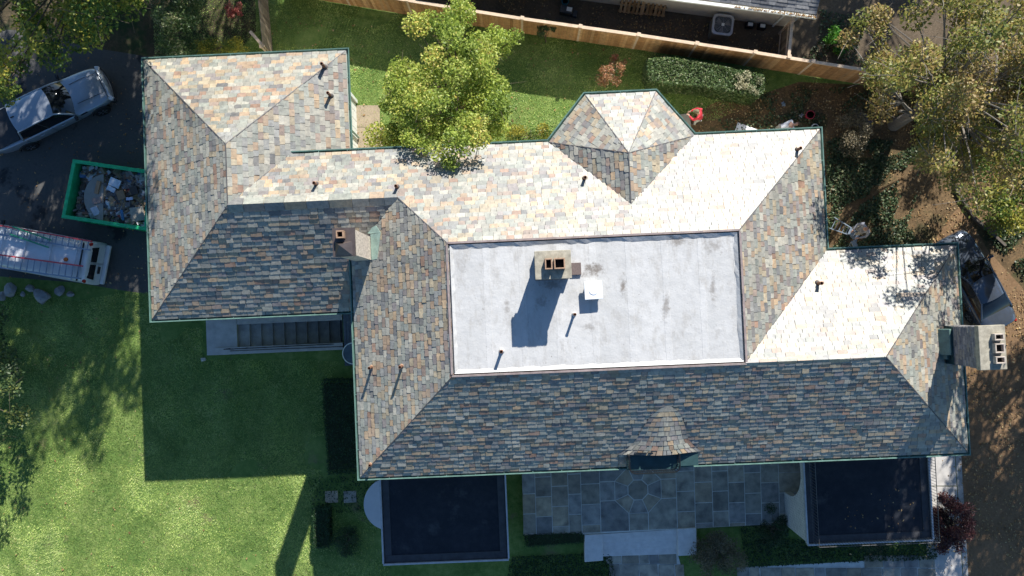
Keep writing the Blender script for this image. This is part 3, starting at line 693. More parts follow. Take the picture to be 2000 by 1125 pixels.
mb = MB(); mb.tube([(tb.x+.5*math.cos(t), tb.y+.5*math.sin(t), .78) for t in np.linspace(0,6.2832,33)], .025, 6); part(mb, 'rim', m_white, tbl)
mb = MB(); mb.cyl((tb.x,tb.y,.75), .48, .02, 32); part(mb, 'table_top', glass('table_glass', (.05,.07,.08), .1), tbl)
mb = MB()
for k in range(3): mb.tube([(tb.x,tb.y,.75),(tb.x+.35*math.cos(k*2.1),tb.y+.35*math.sin(k*2.1),.15)], .02, 6)
part(mb, 'leg', m_iron, tbl)

# front steps
fs_ = empty('front_steps', P(1250,1065,0), 0, 'white limestone steps with square cheek blocks below the bluestone patio', 'steps')
def quadbox(mb, pts, z0, z1): q = [P(*p, z1) for p in pts]; mb.prism([(v.x,v.y) for v in q] if area2([(v.x,v.y) for v in q]) > 0 else [(v.x,v.y) for v in q][::-1], z0, z1)
for k, (ya, yb, z) in enumerate(((1043,1060,.4),(1060,1074,.27),(1074,1087,.14))):
    mb = MB(); quadbox(mb, [(1176,ya),(1176,yb),(1324,yb-5),(1324,ya-9+k)], 0, z); part(mb, 'tread', m_lime, fs_, bevel=.012)
mb = MB(); quadbox(mb, [(1142,1045),(1142,1098),(1178,1095),(1177,1043)], 0, .5); part(mb, 'cheek_block', m_lime, fs_, bevel=.02)
mb = MB(); quadbox(mb, [(1323,1033),(1325,1086),(1361,1084),(1360,1031)], 0, .5); part(mb, 'cheek_block', m_lime, fs_, bevel=.02)

# ================================================================== fences
m_board = rndmat('cedar_board', [(0,(.36,.19,.08)),(.35,(.46,.26,.12)),(.65,(.40,.21,.085)),(.85,(.52,.32,.16))], .75, 'LINEAR', .45, 5, .25, .004)
m_rail_w = M('pale_cedar', (.55,.42,.30), .8, .2, 5)
m_greyb = rndmat('grey_board', [(0,(.24,.18,.12)),(.5,(.32,.25,.17)),(1,(.38,.30,.21))], .85, 'LINEAR', .5, 5, .2, .004)
def fence(name, label, pts, h, sp, mboard, mrail, capped=True, face=-1):
    root = empty(name, (pts[0][0], pts[0][1], 0), 0, label, 'fence'); boards = MB()
    posts = []
    for p, q in zip(pts, pts[1:]):
        p, q = Vector((p[0],p[1],0)), Vector((q[0],q[1],0)); L_ = (q-p).length; d = (q-p)/L_; nn = Vector((-d.y,d.x,0)); n = max(1, round(L_/sp))
        for i in range(n+1):
            c = p.lerp(q, i/n)
            if not posts or (posts[-1]-c).length > .3: posts.append(c)
        rz = math.atan2(d.y, d.x); k = int(L_/.142)
        for i in range(k):
            c = p+d*(i+.5)*L_/k; hh = h+random.uniform(-.012,.012)
            boards.box((c.x+nn.x*face*.03, c.y+nn.y*face*.03, hh/2+.02), (.136,.02,hh), rz, tilt=(random.uniform(-.006,.006),0))
        if capped:
            c = (p+q)/2; m = MB(); m.box((c.x,c.y,h+.04), (L_,.14,.035), rz); part(m, 'cap_rail', mrail, root)
        for z in (.35,h-.3):
            c = (p+q)/2; m = MB(); m.box((c.x-nn.x*face*.04,c.y-nn.y*face*.04,z), (L_,.04,.09), rz); part(m, 'rail', mrail, root)
    part(boards, 'board_panel', mboard, root)
    for c in posts:
        m = MB(); m.box((c.x,c.y,h/2+.06), (.10,.10,h+.12), rz); m.box((c.x,c.y,h+.14), (.17,.17,.05), rz); part(m, 'post', mrail, root)
    return root
FH = 1.85
ftop = [(540,-42),(795,1),(905,19),(1020,37),(1247,69),(1474,103),(1700,139),(1900,170),(2050,195)]
fence('wooden_fence', 'long tan cedar board fence with pale cap rail behind the lawn', [tuple(P(*p, FH)[:2]) for p in ftop], FH, 2.75, m_board, m_rail_w)
fence('side_fence', 'short grey board fence running from the neighbour house to the long fence', [tuple(P(1547,40,FH)[:2]), tuple(P(1540,112,FH)[:2])], FH, 2.4, m_greyb, m_rail_w, True, 1)
fence('old_fence', 'weathered brown board fence panel beside the open gate', [tuple(P(499,-25,1.75)[:2]), tuple(P(512,92,1.6)[:2])], 1.6, 3, m_greyb, m_greyb, False, 1)
gt = empty('gate', P(506,80,0), 0, 'narrow weathered board gate standing open at the end of the old fence', 'gate')
gp0, gp1 = P(489,62,1.5), P(516,92,1.5)
mb = MB(); mb.bar((gp0.x,gp0.y,.8),(gp1.x,gp1.y,.8),.09,1.45); part(mb, 'leaf', m_greyb, gt)
mb = MB(); mb.bar((gp0.x,gp0.y,1.55),(gp1.x,gp1.y,1.55),.14,.04); part(mb, 'top_board', m_rail_w, gt)

# ================================================================== neighbour's house, things beside it
nb = empty('neighbour_house', P(1400,-40,0), 0, 'white stucco neighbour house with grey shingle roof beyond the fence', 'house')
e0, e1 = P(1215,-20,2.7), P(1594,29,2.7); ex = (e1-e0).normalized(); ey = Vector((-ex.y, ex.x, 0))
e0 = e0-ex*8
def NB(s, t, z=0): v = e1+ex*s+ey*t; return Vector((v.x, v.y, z))
m_shing = rndmat('grey_shingle', [(0,(.15,.155,.165)),(.5,(.20,.205,.21)),(.8,(.25,.25,.25))], .9, 'LINEAR', .5, 12, .2, .006)
sh = MB(); Ls = 18.0
for j in range(34):
    s = 0
    while s < Ls:
        wd = random.uniform(.3,.6); s1 = min(s+wd, Ls); t0, t1 = j*.15, j*.15+.19; th = random.choice((.018,.03))
        q = [NB(-s1+.006,t0,2.72+t0*.4+th), NB(-s-.006,t0,2.72+t0*.4+th), NB(-s-.006,t1,2.72+t1*.4+.004), NB(-s1+.006,t1,2.72+t1*.4+.004)]
        sh.add(q+[k-Vector((0,0,th+.01)) for k in q], [(0,1,2,3),(0,4,5,1),(1,5,6,2),(3,7,4,0)]); s = s1
sh.add([NB(-Ls,0,2.70),NB(0,0,2.70),NB(0,5.2,4.78),NB(-Ls,5.2,4.78)], [(0,1,2,3)], r=.3)
part(sh, 'roof', m_shing, nb)
mb = MB(); c = NB(-9.6,2.95); mb.box((c.x,c.y,1.33), (18,5.2,2.66), math.atan2(ex.y,ex.x)); part(mb, 'wall', m_stucco, nb)
mb = MB(); q = [NB(-Ls,-.12,2.68), NB(.02,-.12,2.68)]; mb.bar(q[0],q[1],.13,.12); part(mb, 'gutter', m_white, nb)
for s in (-.75,-.1):
    mb = MB(); mb.tube([NB(s-.1,-.1,2.6), NB(s-.35,.22,2.2), NB(s-.42,.26,.1)], .05, 10); part(mb, 'downpipe', m_white, nb)
for s in (-2.2,-3.0):
    mb = MB(); c = NB(s,.345,2.15); mb.box(c, (.5,.02,.09), math.atan2(ex.y,ex.x)); part(mb, 'wall_vent', m_hole, nb)
NZ = math.atan2(ex.y, ex.x)
lf = MB()
for k in range(260):
    c = NB(-random.uniform(0,3)**1.2, -.12+random.uniform(-.05,.05), 2.75+random.uniform(0,.03)); s = random.uniform(.02,.05)
    d = Vector((random.uniform(-1,1),random.uniform(-1,1),random.uniform(-.4,.4))).normalized()*s; e = Vector((-d.y,d.x,random.uniform(-.02,.02)))
    lf.add([c-d,c-e*.6,c+d,c+e*.6], [(0,1,2,3)])
m_litter = leafmat('dead_leaf', [(0,(.16,.09,.04)),(.4,(.26,.15,.06)),(.7,(.36,.24,.10)),(1,(.45,.36,.20))], .15, .7)
tag(lf.build('gutter_leaves', m_litter), 'dry brown leaves lying along the neighbour house gutter', 'leaves', kind='stuff')
# air conditioner
ac = empty('air_conditioner', P(1412,48,0), NZ, 'grey square air conditioner unit with round fan grille beyond the fence', 'air conditioner'); v = P(1412,48,.95); ac.location = (v.x, v.y, 0)
def rrect(w_, d_, r_, n_=5): return [(sx*(w_/2-r_)+r_*math.cos(a0+a*1.5708/n_), sy*(d_/2-r_)+r_*math.sin(a0+a*1.5708/n_)) for sx, sy, a0 in ((1,1,0),(-1,1,1.5708),(-1,-1,3.14159),(1,-1,4.71239)) for a in range(n_+1)]
m_acs = M('grey_casing', (.20,.19,.19), .5, .15, 4, .3); m_acl = M('pale_casing', (.38,.39,.42), .45, .1, 4, .2)
mb = MB(); mb.prism(rrect(.94,.94,.14), .06, .86); mb.build('casing', m_acs, ac)
for k in range(14):
    pass
mb = MB(); o_, i_ = rrect(1.0,1.0,.2), rrect(.80,.80,.2); n = len(o_)
mb.add([(x,y,.96) for x,y in o_]+[(x,y,.97) for x,y in i_]+[(x,y,.85) for x,y in o_]+[(x,y,.85) for x,y in i_], [(i,(i+1)%n,n+(i+1)%n,n+i) for i in range(n)]+[(2*n+i,2*n+(i+1)%n,(i+1)%n,i) for i in range(n)]+[(n+i,n+(i+1)%n,3*n+(i+1)%n,3*n+i) for i in range(n)])
mb.build('top_rim', m_acl, ac)
mb = MB(); mb.prism(i_, .86, .87); mb.build('fan_well', M('fan_well', (.05,.06,.065), .6, .2), ac)
mb = MB()
for k in range(3):
    a = k*2.094+.4; mb.add([(.06*math.cos(a),.06*math.sin(a),.90),(.36*math.cos(a-.35),.36*math.sin(a-.35),.92),(.36*math.cos(a+.35),.36*math.sin(a+.35),.89)], [(0,1,2)])
mb.build('fan_blade', M('fan_blade', (.16,.16,.17), .5, .1, 3, .4), ac)
mb = MB()
for r_ in (.1,.16,.22,.28,.34,.39): mb.tube([(r_*math.cos(t),r_*math.sin(t),.965) for t in np.linspace(0,6.2832,33)], .004, 4)
for k in range(8): mb.tube([(.05*math.cos(k*.785),.05*math.sin(k*.785),.965),(.4*math.cos(k*.785),.4*math.sin(k*.785),.965)], .004, 4)
mb.build('grille', m_acl, ac)
mb = MB(); mb.box((0,0,.97), (.13,.13,.02)); mb.build('hub', m_white, ac)
# utility boxes, bin, pallets
for i, (px, py, lb) in enumerate(((1466,47,'small black utility box with pale lid nearest the air conditioner'),(1490,50,'small black utility box with pale lid nearest the white downpipe'))):
    v = P(px,py,.35); t = empty('utility_box', (v.x,v.y,0), NZ, lb, 'utility box', 'utility boxes by the neighbour wall')
    mb = MB(); mb.box((0,0,.16), (.36,.26,.32)); mb.build('body', m_iron, t, bevel=.02); mb = MB(); mb.box((0,0,.34), (.24,.17,.03)); mb.build('lid', m_white, t, bevel=.01)
v = P(1111,19,.4); t = empty('storage_box', (v.x,v.y,0), -.2, 'dark grey plastic box with white label lying on the neighbour yard', 'box')
mb = MB(); mb.box((-.12,0,.2), (.62,.36,.4)); mb.box((.32,-.05,.12), (.22,.32,.24)); mb.build('body', M('dark_plastic', (.05,.055,.06), .5, .2), t, bevel=.03)
mb = MB(); mb.box((.02,.03,.405), (.26,.2,.012)); mb.build('label', m_white, t)
v = P(1104,2,.35); t = empty('bucket', (v.x,v.y,0), 0, 'teal bucket standing behind the dark storage box', 'bucket')
def bucket(t, mat, h=.36, r0=.13, r1=.16):
    mb = MB(); mb.tube([(0,0,0),(0,0,h),(0,0,h),(0,0,.04)], [r0,r1,r1-.012,r0-.012], 20); mb.build('pail', mat, t, smooth=False)
    mb = MB(); mb.tube([((r1+.01)*math.cos(a),(r1+.01)*math.sin(a),h-.01) for a in np.linspace(0,6.2832,25)], .012, 6); mb.build('rim', mat, t)
    mb = MB(); mb.tube([(r1*math.cos(a),.06-r1*math.sin(a)*.7,h) for a in np.linspace(0,3.14159,13)], .005, 5); mb.build('handle', m_iron, t)
bucket(t, M('teal_plastic', (.03,.18,.22), .4, .1))
m_pal = rndmat('pallet_wood', [(0,(.34,.21,.10)),(.5,(.44,.29,.15)),(1,(.50,.34,.19))], .85, 'LINEAR', .4, 6, .2, .003)
def pallet(loc, rz, lean, label):
    t = empty('pallet', loc, rz, label, 'pallet', 'wooden pallets leaning on the neighbour wall'); t.rotation_euler = (lean, 0, rz)
    mb = MB()
    for k in range(6): mb.box((-.5+k*.2,.5,.0), (.11,1.0,.02))
    mb.build('slats', m_pal, t); mb = MB()
    for k in range(3): mb.box((0,.05+k*.45,-.06), (1.2,.05,.095))
    mb.build('bearers', m_pal, t); mb = MB()
    for k in range(4): mb.box((-.5+k*.333,.5,-.125), (.11,1.0,.02))
    mb.build('base_slats', m_pal, t)
v = P(1230,29,0); pallet((v.x,v.y,.15), NZ, math.radians(58), 'wooden pallet leaning on the neighbour wall, left one')
v = P(1268,33,0); pallet((v.x+.12,v.y,.15), NZ, math.radians(58), 'wooden pallet leaning on the neighbour wall, right one')

# ================================================================== vehicles
def loft(mb, secs, r=.5, caps=True):
    ring = []
    for s in secs: ring.append([Vector(p) for p in s]+[Vector((p[0],-p[1],p[2])) for p in s[-2:0:-1]])
    k = len(ring[0]); vs = sum(ring, []); fs = [(i*k+j, i*k+(j+1) % k, (i+1)*k+(j+1) % k, (i+1)*k+j) for i in range(len(secs)-1) for j in range(k)]
    if caps: fs += [tuple(range(k))[::-1], tuple((len(secs)-1)*k+j for j in range(k))]
    return mb.add(vs, fs, r)
def fixn(o):
    bm = bmesh.new(); bm.from_mesh(o.data); bmesh.ops.recalc_face_normals(bm, faces=bm.faces); bm.to_mesh(o.data); bm.free(); return o
m_tyre = M('tyre', (.015,.015,.016), .85, .2, 10); m_rim = M('alloy', (.35,.36,.38), .3, .1, 4, .8)
m_glass = glass('car_glass'); m_lens = M('lamp_lens', (.55,.57,.6), .1, .1, 10, 0, .6); m_red = M('red_lens', (.35,.02,.015), .15, .1, 10)
m_blackp = M('black_plastic', (.018,.018,.02), .55, .2, 8)
def wheel(par, x, y, r=.37, wd=.24):
    s = 1 if y > 0 else -1; mb = MB()
    mb.tube([(x,y-wd/2,r),(x,y-wd/2,r),(x,y-wd/2+.03,r),(x,y+wd/2-.03,r),(x,y+wd/2,r),(x,y+wd/2,r)], [r*.62,r*.93,r,r,r*.93,r*.62], 24)
    o = mb.build('wheel', m_tyre, par, smooth=False); mb = MB(); yo = y+s*(wd/2-.02)
    mb.tube([(x,yo-.03*s,r),(x,yo,r)], r*.6, 20)
    for k in range(6):
        a = k*1.047; mb.bar((x+.06*math.cos(a),yo+.012*s,r+.06*math.sin(a)), (x+r*.58*math.cos(a),yo+.012*s,r+r*.58*math.sin(a)), .06, .03, up=(0,1,0))
    mb.build('rim', m_rim, o)
def prof(x, w_, zb, zm, zs, zt, crown=.03):
    return [(x,0,zb),(x,w_*.8,zb),(x,w_*.96,zb+.12),(x,w_,zm),(x,w_*.985,zs-.06),(x,w_*.94,zs),(x,w_*.72,zt),(x,w_*.35,zt+crown*.8),(x,0,zt+crown)]
def greenhouse(par, mat, xf, xrf, xrr, xr, wb, wt, zb, zt, bow=.13, roofbow=.08, rearglass=True):
    """windscreen, roof, side and rear windows"""
    def edge(x, w_, z, y, bw): return Vector((x-bw*(y/w_)**2, y, z-.06*(y/w_)**2))
    def wsc(s, t, k=0):                                # s across -1..1, t 0 base .. 1 roof
        y = s*(wb*(1-t)+wt*t)*.97; a = edge(xf, wb, zb, s*wb, bow); b = edge(xrf, wt, zt, s*wt, roofbow)
        p = a.lerp(b, t); bl = .06*math.sin(math.pi*t); return Vector((p.x+bl*.6, y, p.z+bl))
    mb = MB(); mb.grid(lambda i, j: wsc(i*2-1, j), 22, 14); fixn(mb.build('windscreen', m_glass, par, smooth=True))
    mb = MB(); mb.grid(lambda i, j: (lambda s: Vector(((xrf-roofbow*s*s)*(1-j)+(xrr+.05*s*s)*j, s*wt*(1-.03*j), zt+.035-.06*s*s-.05*abs(s)**6+.03*math.sin(math.pi*j))))(i*2-1), 22, 14)
    for s in (-1, 1):                                   # pillars and roof rails
        A = [wsc(s*1.0, t) for t in np.linspace(0,1,7)]; Rr = [Vector((xrf-roofbow+(xrr+.05-xrf+roofbow)*t, s*wt*1.0, zt-.075+.03*math.sin(math.pi*t))) for t in np.linspace(0,1,9)]
        Cc = [Vector((xrr+.05+(xr-xrr-.05)*t, s*(wt+(wb-wt)*t), zt-.075+(zb-zt+.055)*t)) for t in np.linspace(0,1,7)]
        mb.tube(A+Rr[1:]+Cc[1:], .045, 8)
    fixn(mb.build('roof_panel', mat, par, smooth=True))
    for s in (-1, 1):
        def side(i, j): 
            xb = xf-bow-.05+(xr-xf+bow+.05)*i; xt = xrf-roofbow+(xrr-xrf+roofbow)*i; return Vector((xb+(xt-xb)*j, s*((wb+.0)*(1-j)+wt*j+.02*math.sin(3.14*j)), zb-.04+(zt-.07-zb+.04)*j))
        mb = MB(); mb.grid(side, 10, 5); fixn(mb.build('side_window', m_glass, par, smooth=True))
        xm = (xf-bow+xr)/2; xn = (xrf+xrr)/2-.03
        mb = MB(); mb.bar((xm,s*wb*1.005,zb-.03),(xn,s*(wt+.008),zt-.09),.09,.035,up=(0,1,0)); mb.build('pillar', m_blackp, par)
    if rearglass:
        mb = MB(); mb.grid(lambda i, j: (lambda s: Vector(((xr+.06*s*s)*(1-j)+(xrr+.05*s*s)*j-.03*math.sin(3.14*j), s*(wb*(1-j)+wt*j)*.95, zb-.02+(zt-.0-zb)*j-.06*s*s*j+.04*math.sin(3.14*j))))(i*2-1), 14, 8); fixn(mb.build('rear_window', m_glass, par, smooth=True))
    mb = MB(); mb.box(((xf+xr)/2-.1,0,zb-.12), (abs(xf-xr)-.5, wb*1.7, .16)); mb.build('interior', m_blackp, par)
def mirror(par, x, y, z, mat):
    s = 1 if y > 0 else -1; mb = MB(); mb.box((x,y+s*.13,z+.03), (.13,.2,.15)); mb.box((x,y+s*.02,z-.01), (.06,.12,.05)); mb.build('wing_mirror', mat, par, bevel=.03)

# pickup
m_silver = M('silver_paint', (.30,.33,.37), .28, .05, 2, .35, .5, coat=.6, fine=8)
hd = math.radians(26.2); v = P(211,160,.8); o = v-Vector((math.cos(hd),math.sin(hd),0))*2.95
pk = empty('pickup_truck', (o.x,o.y,0), hd, 'silver crew cab pickup truck with dark bed cover on the shaded driveway', 'pickup truck')
mb = MB(); loft(mb, [prof(-3.7,.98,.45,.8,1.22,1.26,0), prof(-1.8,1.0,.4,.8,1.22,1.26,0), prof(-1.7,1.0,.35,.8,1.17,1.19,.01), prof(.9,1.0,.35,.8,1.16,1.19,.01), prof(1.3,1.0,.38,.8,1.10,1.19,.05), prof(2.1,.98,.42,.8,1.05,1.15,.06), prof(2.5,.93,.45,.78,.99,1.09,.06), prof(2.74,.83,.48,.75,.92,1.01,.05), prof(2.90,.66,.5,.7,.85,.92,.03)])
fixn(mb.build('body', m_silver, pk, smooth=True, sub=2))
greenhouse(pk, m_silver, 1.22,.42,-1.6,-1.76, .92,.70, 1.19,1.80, .22,.14)
mb = MB()
for s in (-1,1): mb.tube([(1.35,s*.50,1.232),(2.0,s*.52,1.21),(2.6,s*.50,1.125)], .012, 6)
mb.tube([(2.72,y,1.06-.06*y*y) for y in np.linspace(-.78,.78,12)], .012, 6); mb.build('bonnet_crease', m_blackp, pk)
mb = MB(); mb.box((-2.75,0,1.30), (1.9,1.72,.05)); mb.build('bed_cover', M('tonneau', (.02,.022,.026), .6, .2, 6), pk, bevel=.02)
mb = MB(); loft(mb, [[(2.74+.0,0,.45),(2.74,.5,.45),(2.68,.93,.45),(2.68,.93,.68),(2.74,.5,.68),(2.74,0,.68)], [(3.02,0,.48),(2.99,.5,.48),(2.84,.92,.48),(2.84,.92,.64),(2.99,.5,.64),(3.02,0,.64)]]); fixn(mb.build('bumper', m_blackp, pk, bevel=.03))
mb = MB(); mb.tube([(2.95-.2*(y/.9)**2,y,.70) for y in np.linspace(-.9,.9,12)], .03, 8); mb.build('bumper_trim', m_rim, pk)
for s in (-1,1):
    mb = MB(); mb.box((2.76,s*.78,.86), (.2,.24,.16), s*-.5); mb.build('headlight', m_lens, pk, bevel=.03)
    mirror(pk, 1.0, s*.98, 1.2, m_blackp)
    for x in (.25,-.85):
        mb = MB(); mb.tube([(x+.1,s*1.0,1.03),(x+.06,s*1.04,1.04),(x-.1,s*1.04,1.04),(x-.14,s*1.0,1.03)], .018, 6); mb.build('door_handle', m_rim, pk)
    mb = MB(); mb.box((1.35,s*.985,1.04), (.34,.035,.08)); mb.build('fender_vent', m_blackp, pk, bevel=.01)
    for x in (1.95,-1.95):
        wheel(pk, x, s*.90, .39, .26)
        mb = MB(); mb.tube([(x+.47*math.cos(t), s*.985, .39+.47*math.sin(t)) for t in np.linspace(.1,3.04,14)], .045, 6); mb.build('wheel_arch', m_blackp, pk)
for s in (-1,1):
    for x in (1.02,-.28,-1.62):
        mb = MB(); mb.tube([(x,s*.962,1.165),(x,s*.992,1.10),(x,s*1.002,.8),(x,s*.975,.52)], .007, 5); mb.build('door_seam', m_blackp, pk)
mb = MB(); mb.box((-1.45,.0,1.86), (.16,.05,.03)); mb.build('roof_lamp', m_blackp, pk)
# dark saloon
m_navy = M('dark_blue_paint', (.07,.085,.11), .15, .1, 2, .3, .5, coat=1, fine=8)
hd = math.radians(117.5); v = P(1906,550,.7)
sn = empty('parked_car', (v.x,v.y,0), hd, 'dark blue saloon car parked partly under the east eave', 'car')
mb = MB(); loft(mb, [prof(-2.45,.70,.45,.65,.85,.95,.01), prof(-2.36,.82,.38,.62,.90,1.02,.02), prof(-1.9,.90,.3,.6,.92,1.04,.03), prof(-1.0,.93,.26,.58,.90,1.0,.02), prof(.4,.93,.26,.56,.88,.96,.02), prof(1.0,.93,.27,.55,.84,.97,.04), prof(1.7,.92,.3,.55,.78,.90,.05), prof(2.12,.88,.33,.52,.71,.80,.05), prof(2.36,.80,.36,.5,.62,.69,.04), prof(2.50,.66,.4,.48,.55,.58,.02)])
fixn(mb.build('body', m_navy, sn, smooth=True, sub=2))
greenhouse(sn, m_navy, 1.12,.22,-.95,-1.75, .82,.60, .98,1.42, .24,.12)
for s in (-1,1):
    mb = MB(); mb.box((2.14,s*.62,.655), (.34,.2,.10), s*-.45, tilt=(0,.25)); mb.build('headlight', m_lens, sn, bevel=.03)
    mb = MB(); mb.box((-2.38,s*.62,.82), (.1,.3,.14), s*.25); mb.build('tail_light', m_red, sn, bevel=.02)
    mirror(sn, .78, s*.9, .95, m_navy)
    for x in (-.05,-1.0):
        mb = MB(); mb.tube([(x+.1,s*.92,.82),(x-.1,s*.945,.82)], .016, 6); mb.build('door_handle', m_rim, sn)
    for x in (.72,-.42):
        mb = MB(); mb.tube([(x,s*.885,.955),(x,s*.925,.86),(x,s*.933,.6)], .006, 5); mb.build('door_seam', m_blackp, sn)
    for x in (1.5,-1.45): wheel(sn, x, s*.83, .33, .22)
# van with roof rack
m_van = M('white_van_paint', (.52,.54,.56), .35, .06, 2, 0, .5, coat=.4, fine=8)
hd = math.radians(169.6); v = P(163,512,2.05); dv = Vector((math.cos(hd),math.sin(hd),0)); o = v+dv*2.55
vn = empty('work_van', (o.x,o.y,0), hd, 'white work van with ladders on its roof rack', 'van')
def vprof(x, wb_, wt_, zb_, zt_): return [(x,0,zb_),(x,wb_*.9,zb_),(x,wb_,zb_+.12),(x,wb_,.95),(x,wb_*.985,1.25),(x,(wb_+wt_)/2,1.7),(x,wt_,zt_-.10),(x,wt_-.10,zt_-.01),(x,wt_*.5,zt_+.03),(x,0,zt_+.04)]
mb = MB(); loft(mb, [vprof(-2.72,1.0,.84,.4,1.93), vprof(-2.66,1.03,.87,.36,2.0), vprof(-2.5,1.04,.88,.35,2.05), vprof(0,1.04,.89,.35,2.06), vprof(1.4,1.04,.88,.35,2.04), vprof(1.75,1.03,.84,.35,1.96), vprof(2.45,1.02,.78,.35,1.3), vprof(3.0,.95,.7,.38,1.1), vprof(3.15,.85,.6,.42,.95)])
fixn(mb.build('body', m_van, vn, smooth=True, sub=1))
mb = MB()
for s in (-1,1): pass
for s in (-1,1):
    mb = MB(); mb.grid(lambda i, j: Vector((-2.745+.045*j*j, s*(.06+.72*i-.07*i*j), 1.28+.52*j)), 6, 6); fixn(mb.build('rear_window', m_glass, vn, smooth=True))
    mb = MB(); mb.box((-2.64,s*.87,1.86), (.10,.14,.20), 0, tilt=(s*.25,0)); mb.build('tail_light', m_red, vn, bevel=.02)
    mb = MB(); mb.tube([(-2.74,s*.02,.6),(-2.74,s*.02,1.85)], .006, 4); mb.build('door_seam', m_blackp, vn)
    mirror(vn, 1.95, s*1.02, 1.35, m_blackp)
    for x in (1.9,-1.55): wheel(vn, x, s*.93, .36, .24)
mb = MB(); mb.box((-2.80,0,.55), (.2,1.9,.2)); mb.build('bumper', m_van, vn, bevel=.05)
mb = MB(); mb.box((-2.765,.30,.98), (.02,.34,.18)); mb.build('plate_recess', m_blackp, vn)
mb = MB(); mb.tube([(-2.46,y,2.16) for y in (-.9,.9)], .04, 8); mb.build('rear_roller', m_blackp, vn)
mb = MB()
for x in (-2.2,-1.0,.2,1.3):
    mb.bar((x,-.92,2.17),(x,.92,2.17),.05,.035)
    for s in (-1,1): mb.bar((x,s*.88,1.98),(x,s*.88,2.17),.04,.04)
for s in (-1,1): mb.tube([(-2.3,s*.9,2.2),(1.5,s*.9,2.2)], .02, 6)
mb.build('roof_rack', M('rack_paint', (.55,.56,.58), .4, .1, 5, .3), vn)
mb = MB(); mb.tube([(-1.75,.02,2.07),(-1.75,.02,2.16),(-1.75,.02,2.18)], [.1,.09,.05], 14); mb.build('beacon', M('orange_lens', (.55,.13,.02), .2, .1), vn, smooth=True)
mb = MB(); mb.grid(lambda i, j: Vector((2.42-.62*j, (i*2-1)*(.88-.06*j), 1.34+.60*j)), 8, 4); fixn(mb.build('windscreen', m_glass, vn, smooth=True))
m_alu = M('aluminium', (.20,.25,.31), .4, .1, 6, .3); m_fg = M('red_fibreglass', (.48,.06,.07), .5, .15, 6); m_fgg = M('green_fibreglass', (.03,.22,.12), .5, .15, 6)
def ladder(label, p0, p1, width, z, mrail, sp=.3, name='ladder', tilt=0, mr2=None):
    a, b = P(*p0, z), P(*p1, z); d = b-a; L_ = d.length; rz = math.atan2(d.y, d.x)
    t = empty(name, a, rz, label, 'ladder', None); t.rotation_euler = (0, tilt, rz)
    for s, mt in ((-1, mrail), (1, mr2 or mrail)):
        mb = MB(); mb.box((L_/2, s*width/2, 0), (L_, .065, .08)); mb.build('rail', mt, t)
    for k in range(int(L_/sp)):
        mb = MB(); mb.tube([(.15+k*sp,-width/2,.01),(.15+k*sp,width/2,.01)], .026, 6); mb.build('rung', m_alu, t)
    return t
ladder('long extension ladder with red lower rail on the far side of the white van roof', (178,480), (-70,437), .40, 2.26, m_fg, mr2=m_alu)
ladder('silver extension ladder with one red rail on the near side of the white van roof', (160,532), (-60,502), .58, 2.26, m_fg, .30, mr2=m_alu)
ladder('green stepladder lying across the longer ladder on the white van', (97,476), (22,450), .36, 2.36, m_fgg, .28)

# ================================================================== skip full of debris
m_grn = M('green_skip_paint', (.02,.42,.17), .5, .25, 5, .1)
SK = [P(125,423,1.4), P(286,447,1.4), P(292,336,1.4), P(146,315,1.4)]
sk = empty('dumpster', sum(SK, Vector())/4, 0, 'bright green open dumpster full of rubble beside the west wing', 'dumpster'); sk.location.z = 0
def skp(i, j, z): return SK[0].lerp(SK[1], i).lerp(SK[3].lerp(SK[2], i), j).xy.to_3d()+Vector((0,0,z))
cs4 = [skp(0,0,0), skp(1,0,0), skp(1,1,0), skp(0,1,0)]
mb = MB()
for k in range(4):
    a, b = cs4[k], cs4[(k+1) % 4]; mb.bar(a+Vector((0,0,.72)), b+Vector((0,0,.72)), .07, 1.3)
mb.prism([(c.x,c.y) for c in cs4], .06, .14); part(mb, 'shell', m_grn, sk)
mb = MB()
for k in range(4): a, b = cs4[k], cs4[(k+1) % 4]; d = (b-a).normalized()*.085*(1 if k % 2 == 0 else -1.02); mb.bar(a-d+Vector((0,0,1.40)), b+d+Vector((0,0,1.40)), .17, .12)
part(mb, 'rim', m_grn, sk, bevel=.015)
mb = MB()
cc = sum(cs4, Vector())/4
for k in range(4):
    a, b = cs4[k], cs4[(k+1) % 4]
    for i in range(1, 6): p = a.lerp(b, i/6); p += ((a+b)/2-cc).normalized()*.06; mb = MB(); mb.box((p.x,p.y,.72), (.1,.1,1.2), math.atan2((b-a).y,(b-a).x)); part(mb, 'rib', m_grn, sk)
rub = MB()
m_rub = rndmat('rubble', [(0,(.22,.20,.19)),(.2,(.34,.29,.26)),(.38,(.16,.12,.10)),(.5,(.42,.31,.20)),(.64,(.28,.16,.11)),(.75,(.55,.54,.54)),(.85,(.12,.13,.15)),(.91,(.62,.62,.64)),(.96,(.10,.20,.36)),(.985,(.45,.10,.08))], .9, mott=.5, scale=14)
rub.grid(lambda i, j: skp(.03+.94*i, .03+.94*j, .72+.12*math.sin(i*9)*math.cos(j*7)+.1*i), 14, 10, r=.4)
rr = random.Random(11)
for k in range(1100):
    i, j = rr.uniform(.05,.95), rr.uniform(.05,.95); s = rr.choice((.05,.08,.12,.18,.26)); z = .78+.12*math.sin(i*9)*math.cos(j*7)+.1*i+rr.uniform(0,.1)
    rub.box(skp(i,j,z), (s*rr.uniform(.6,2.2), s*rr.uniform(.4,1), s*rr.uniform(.2,.7)), rr.uniform(0,6.3), tilt=(rr.uniform(-.7,.7), rr.uniform(-.7,.7)), r=rr.random())
tag(rub.build('rubble', m_rub), 'mixed broken rubble and scraps filling the green dumpster', 'rubble', kind='stuff')
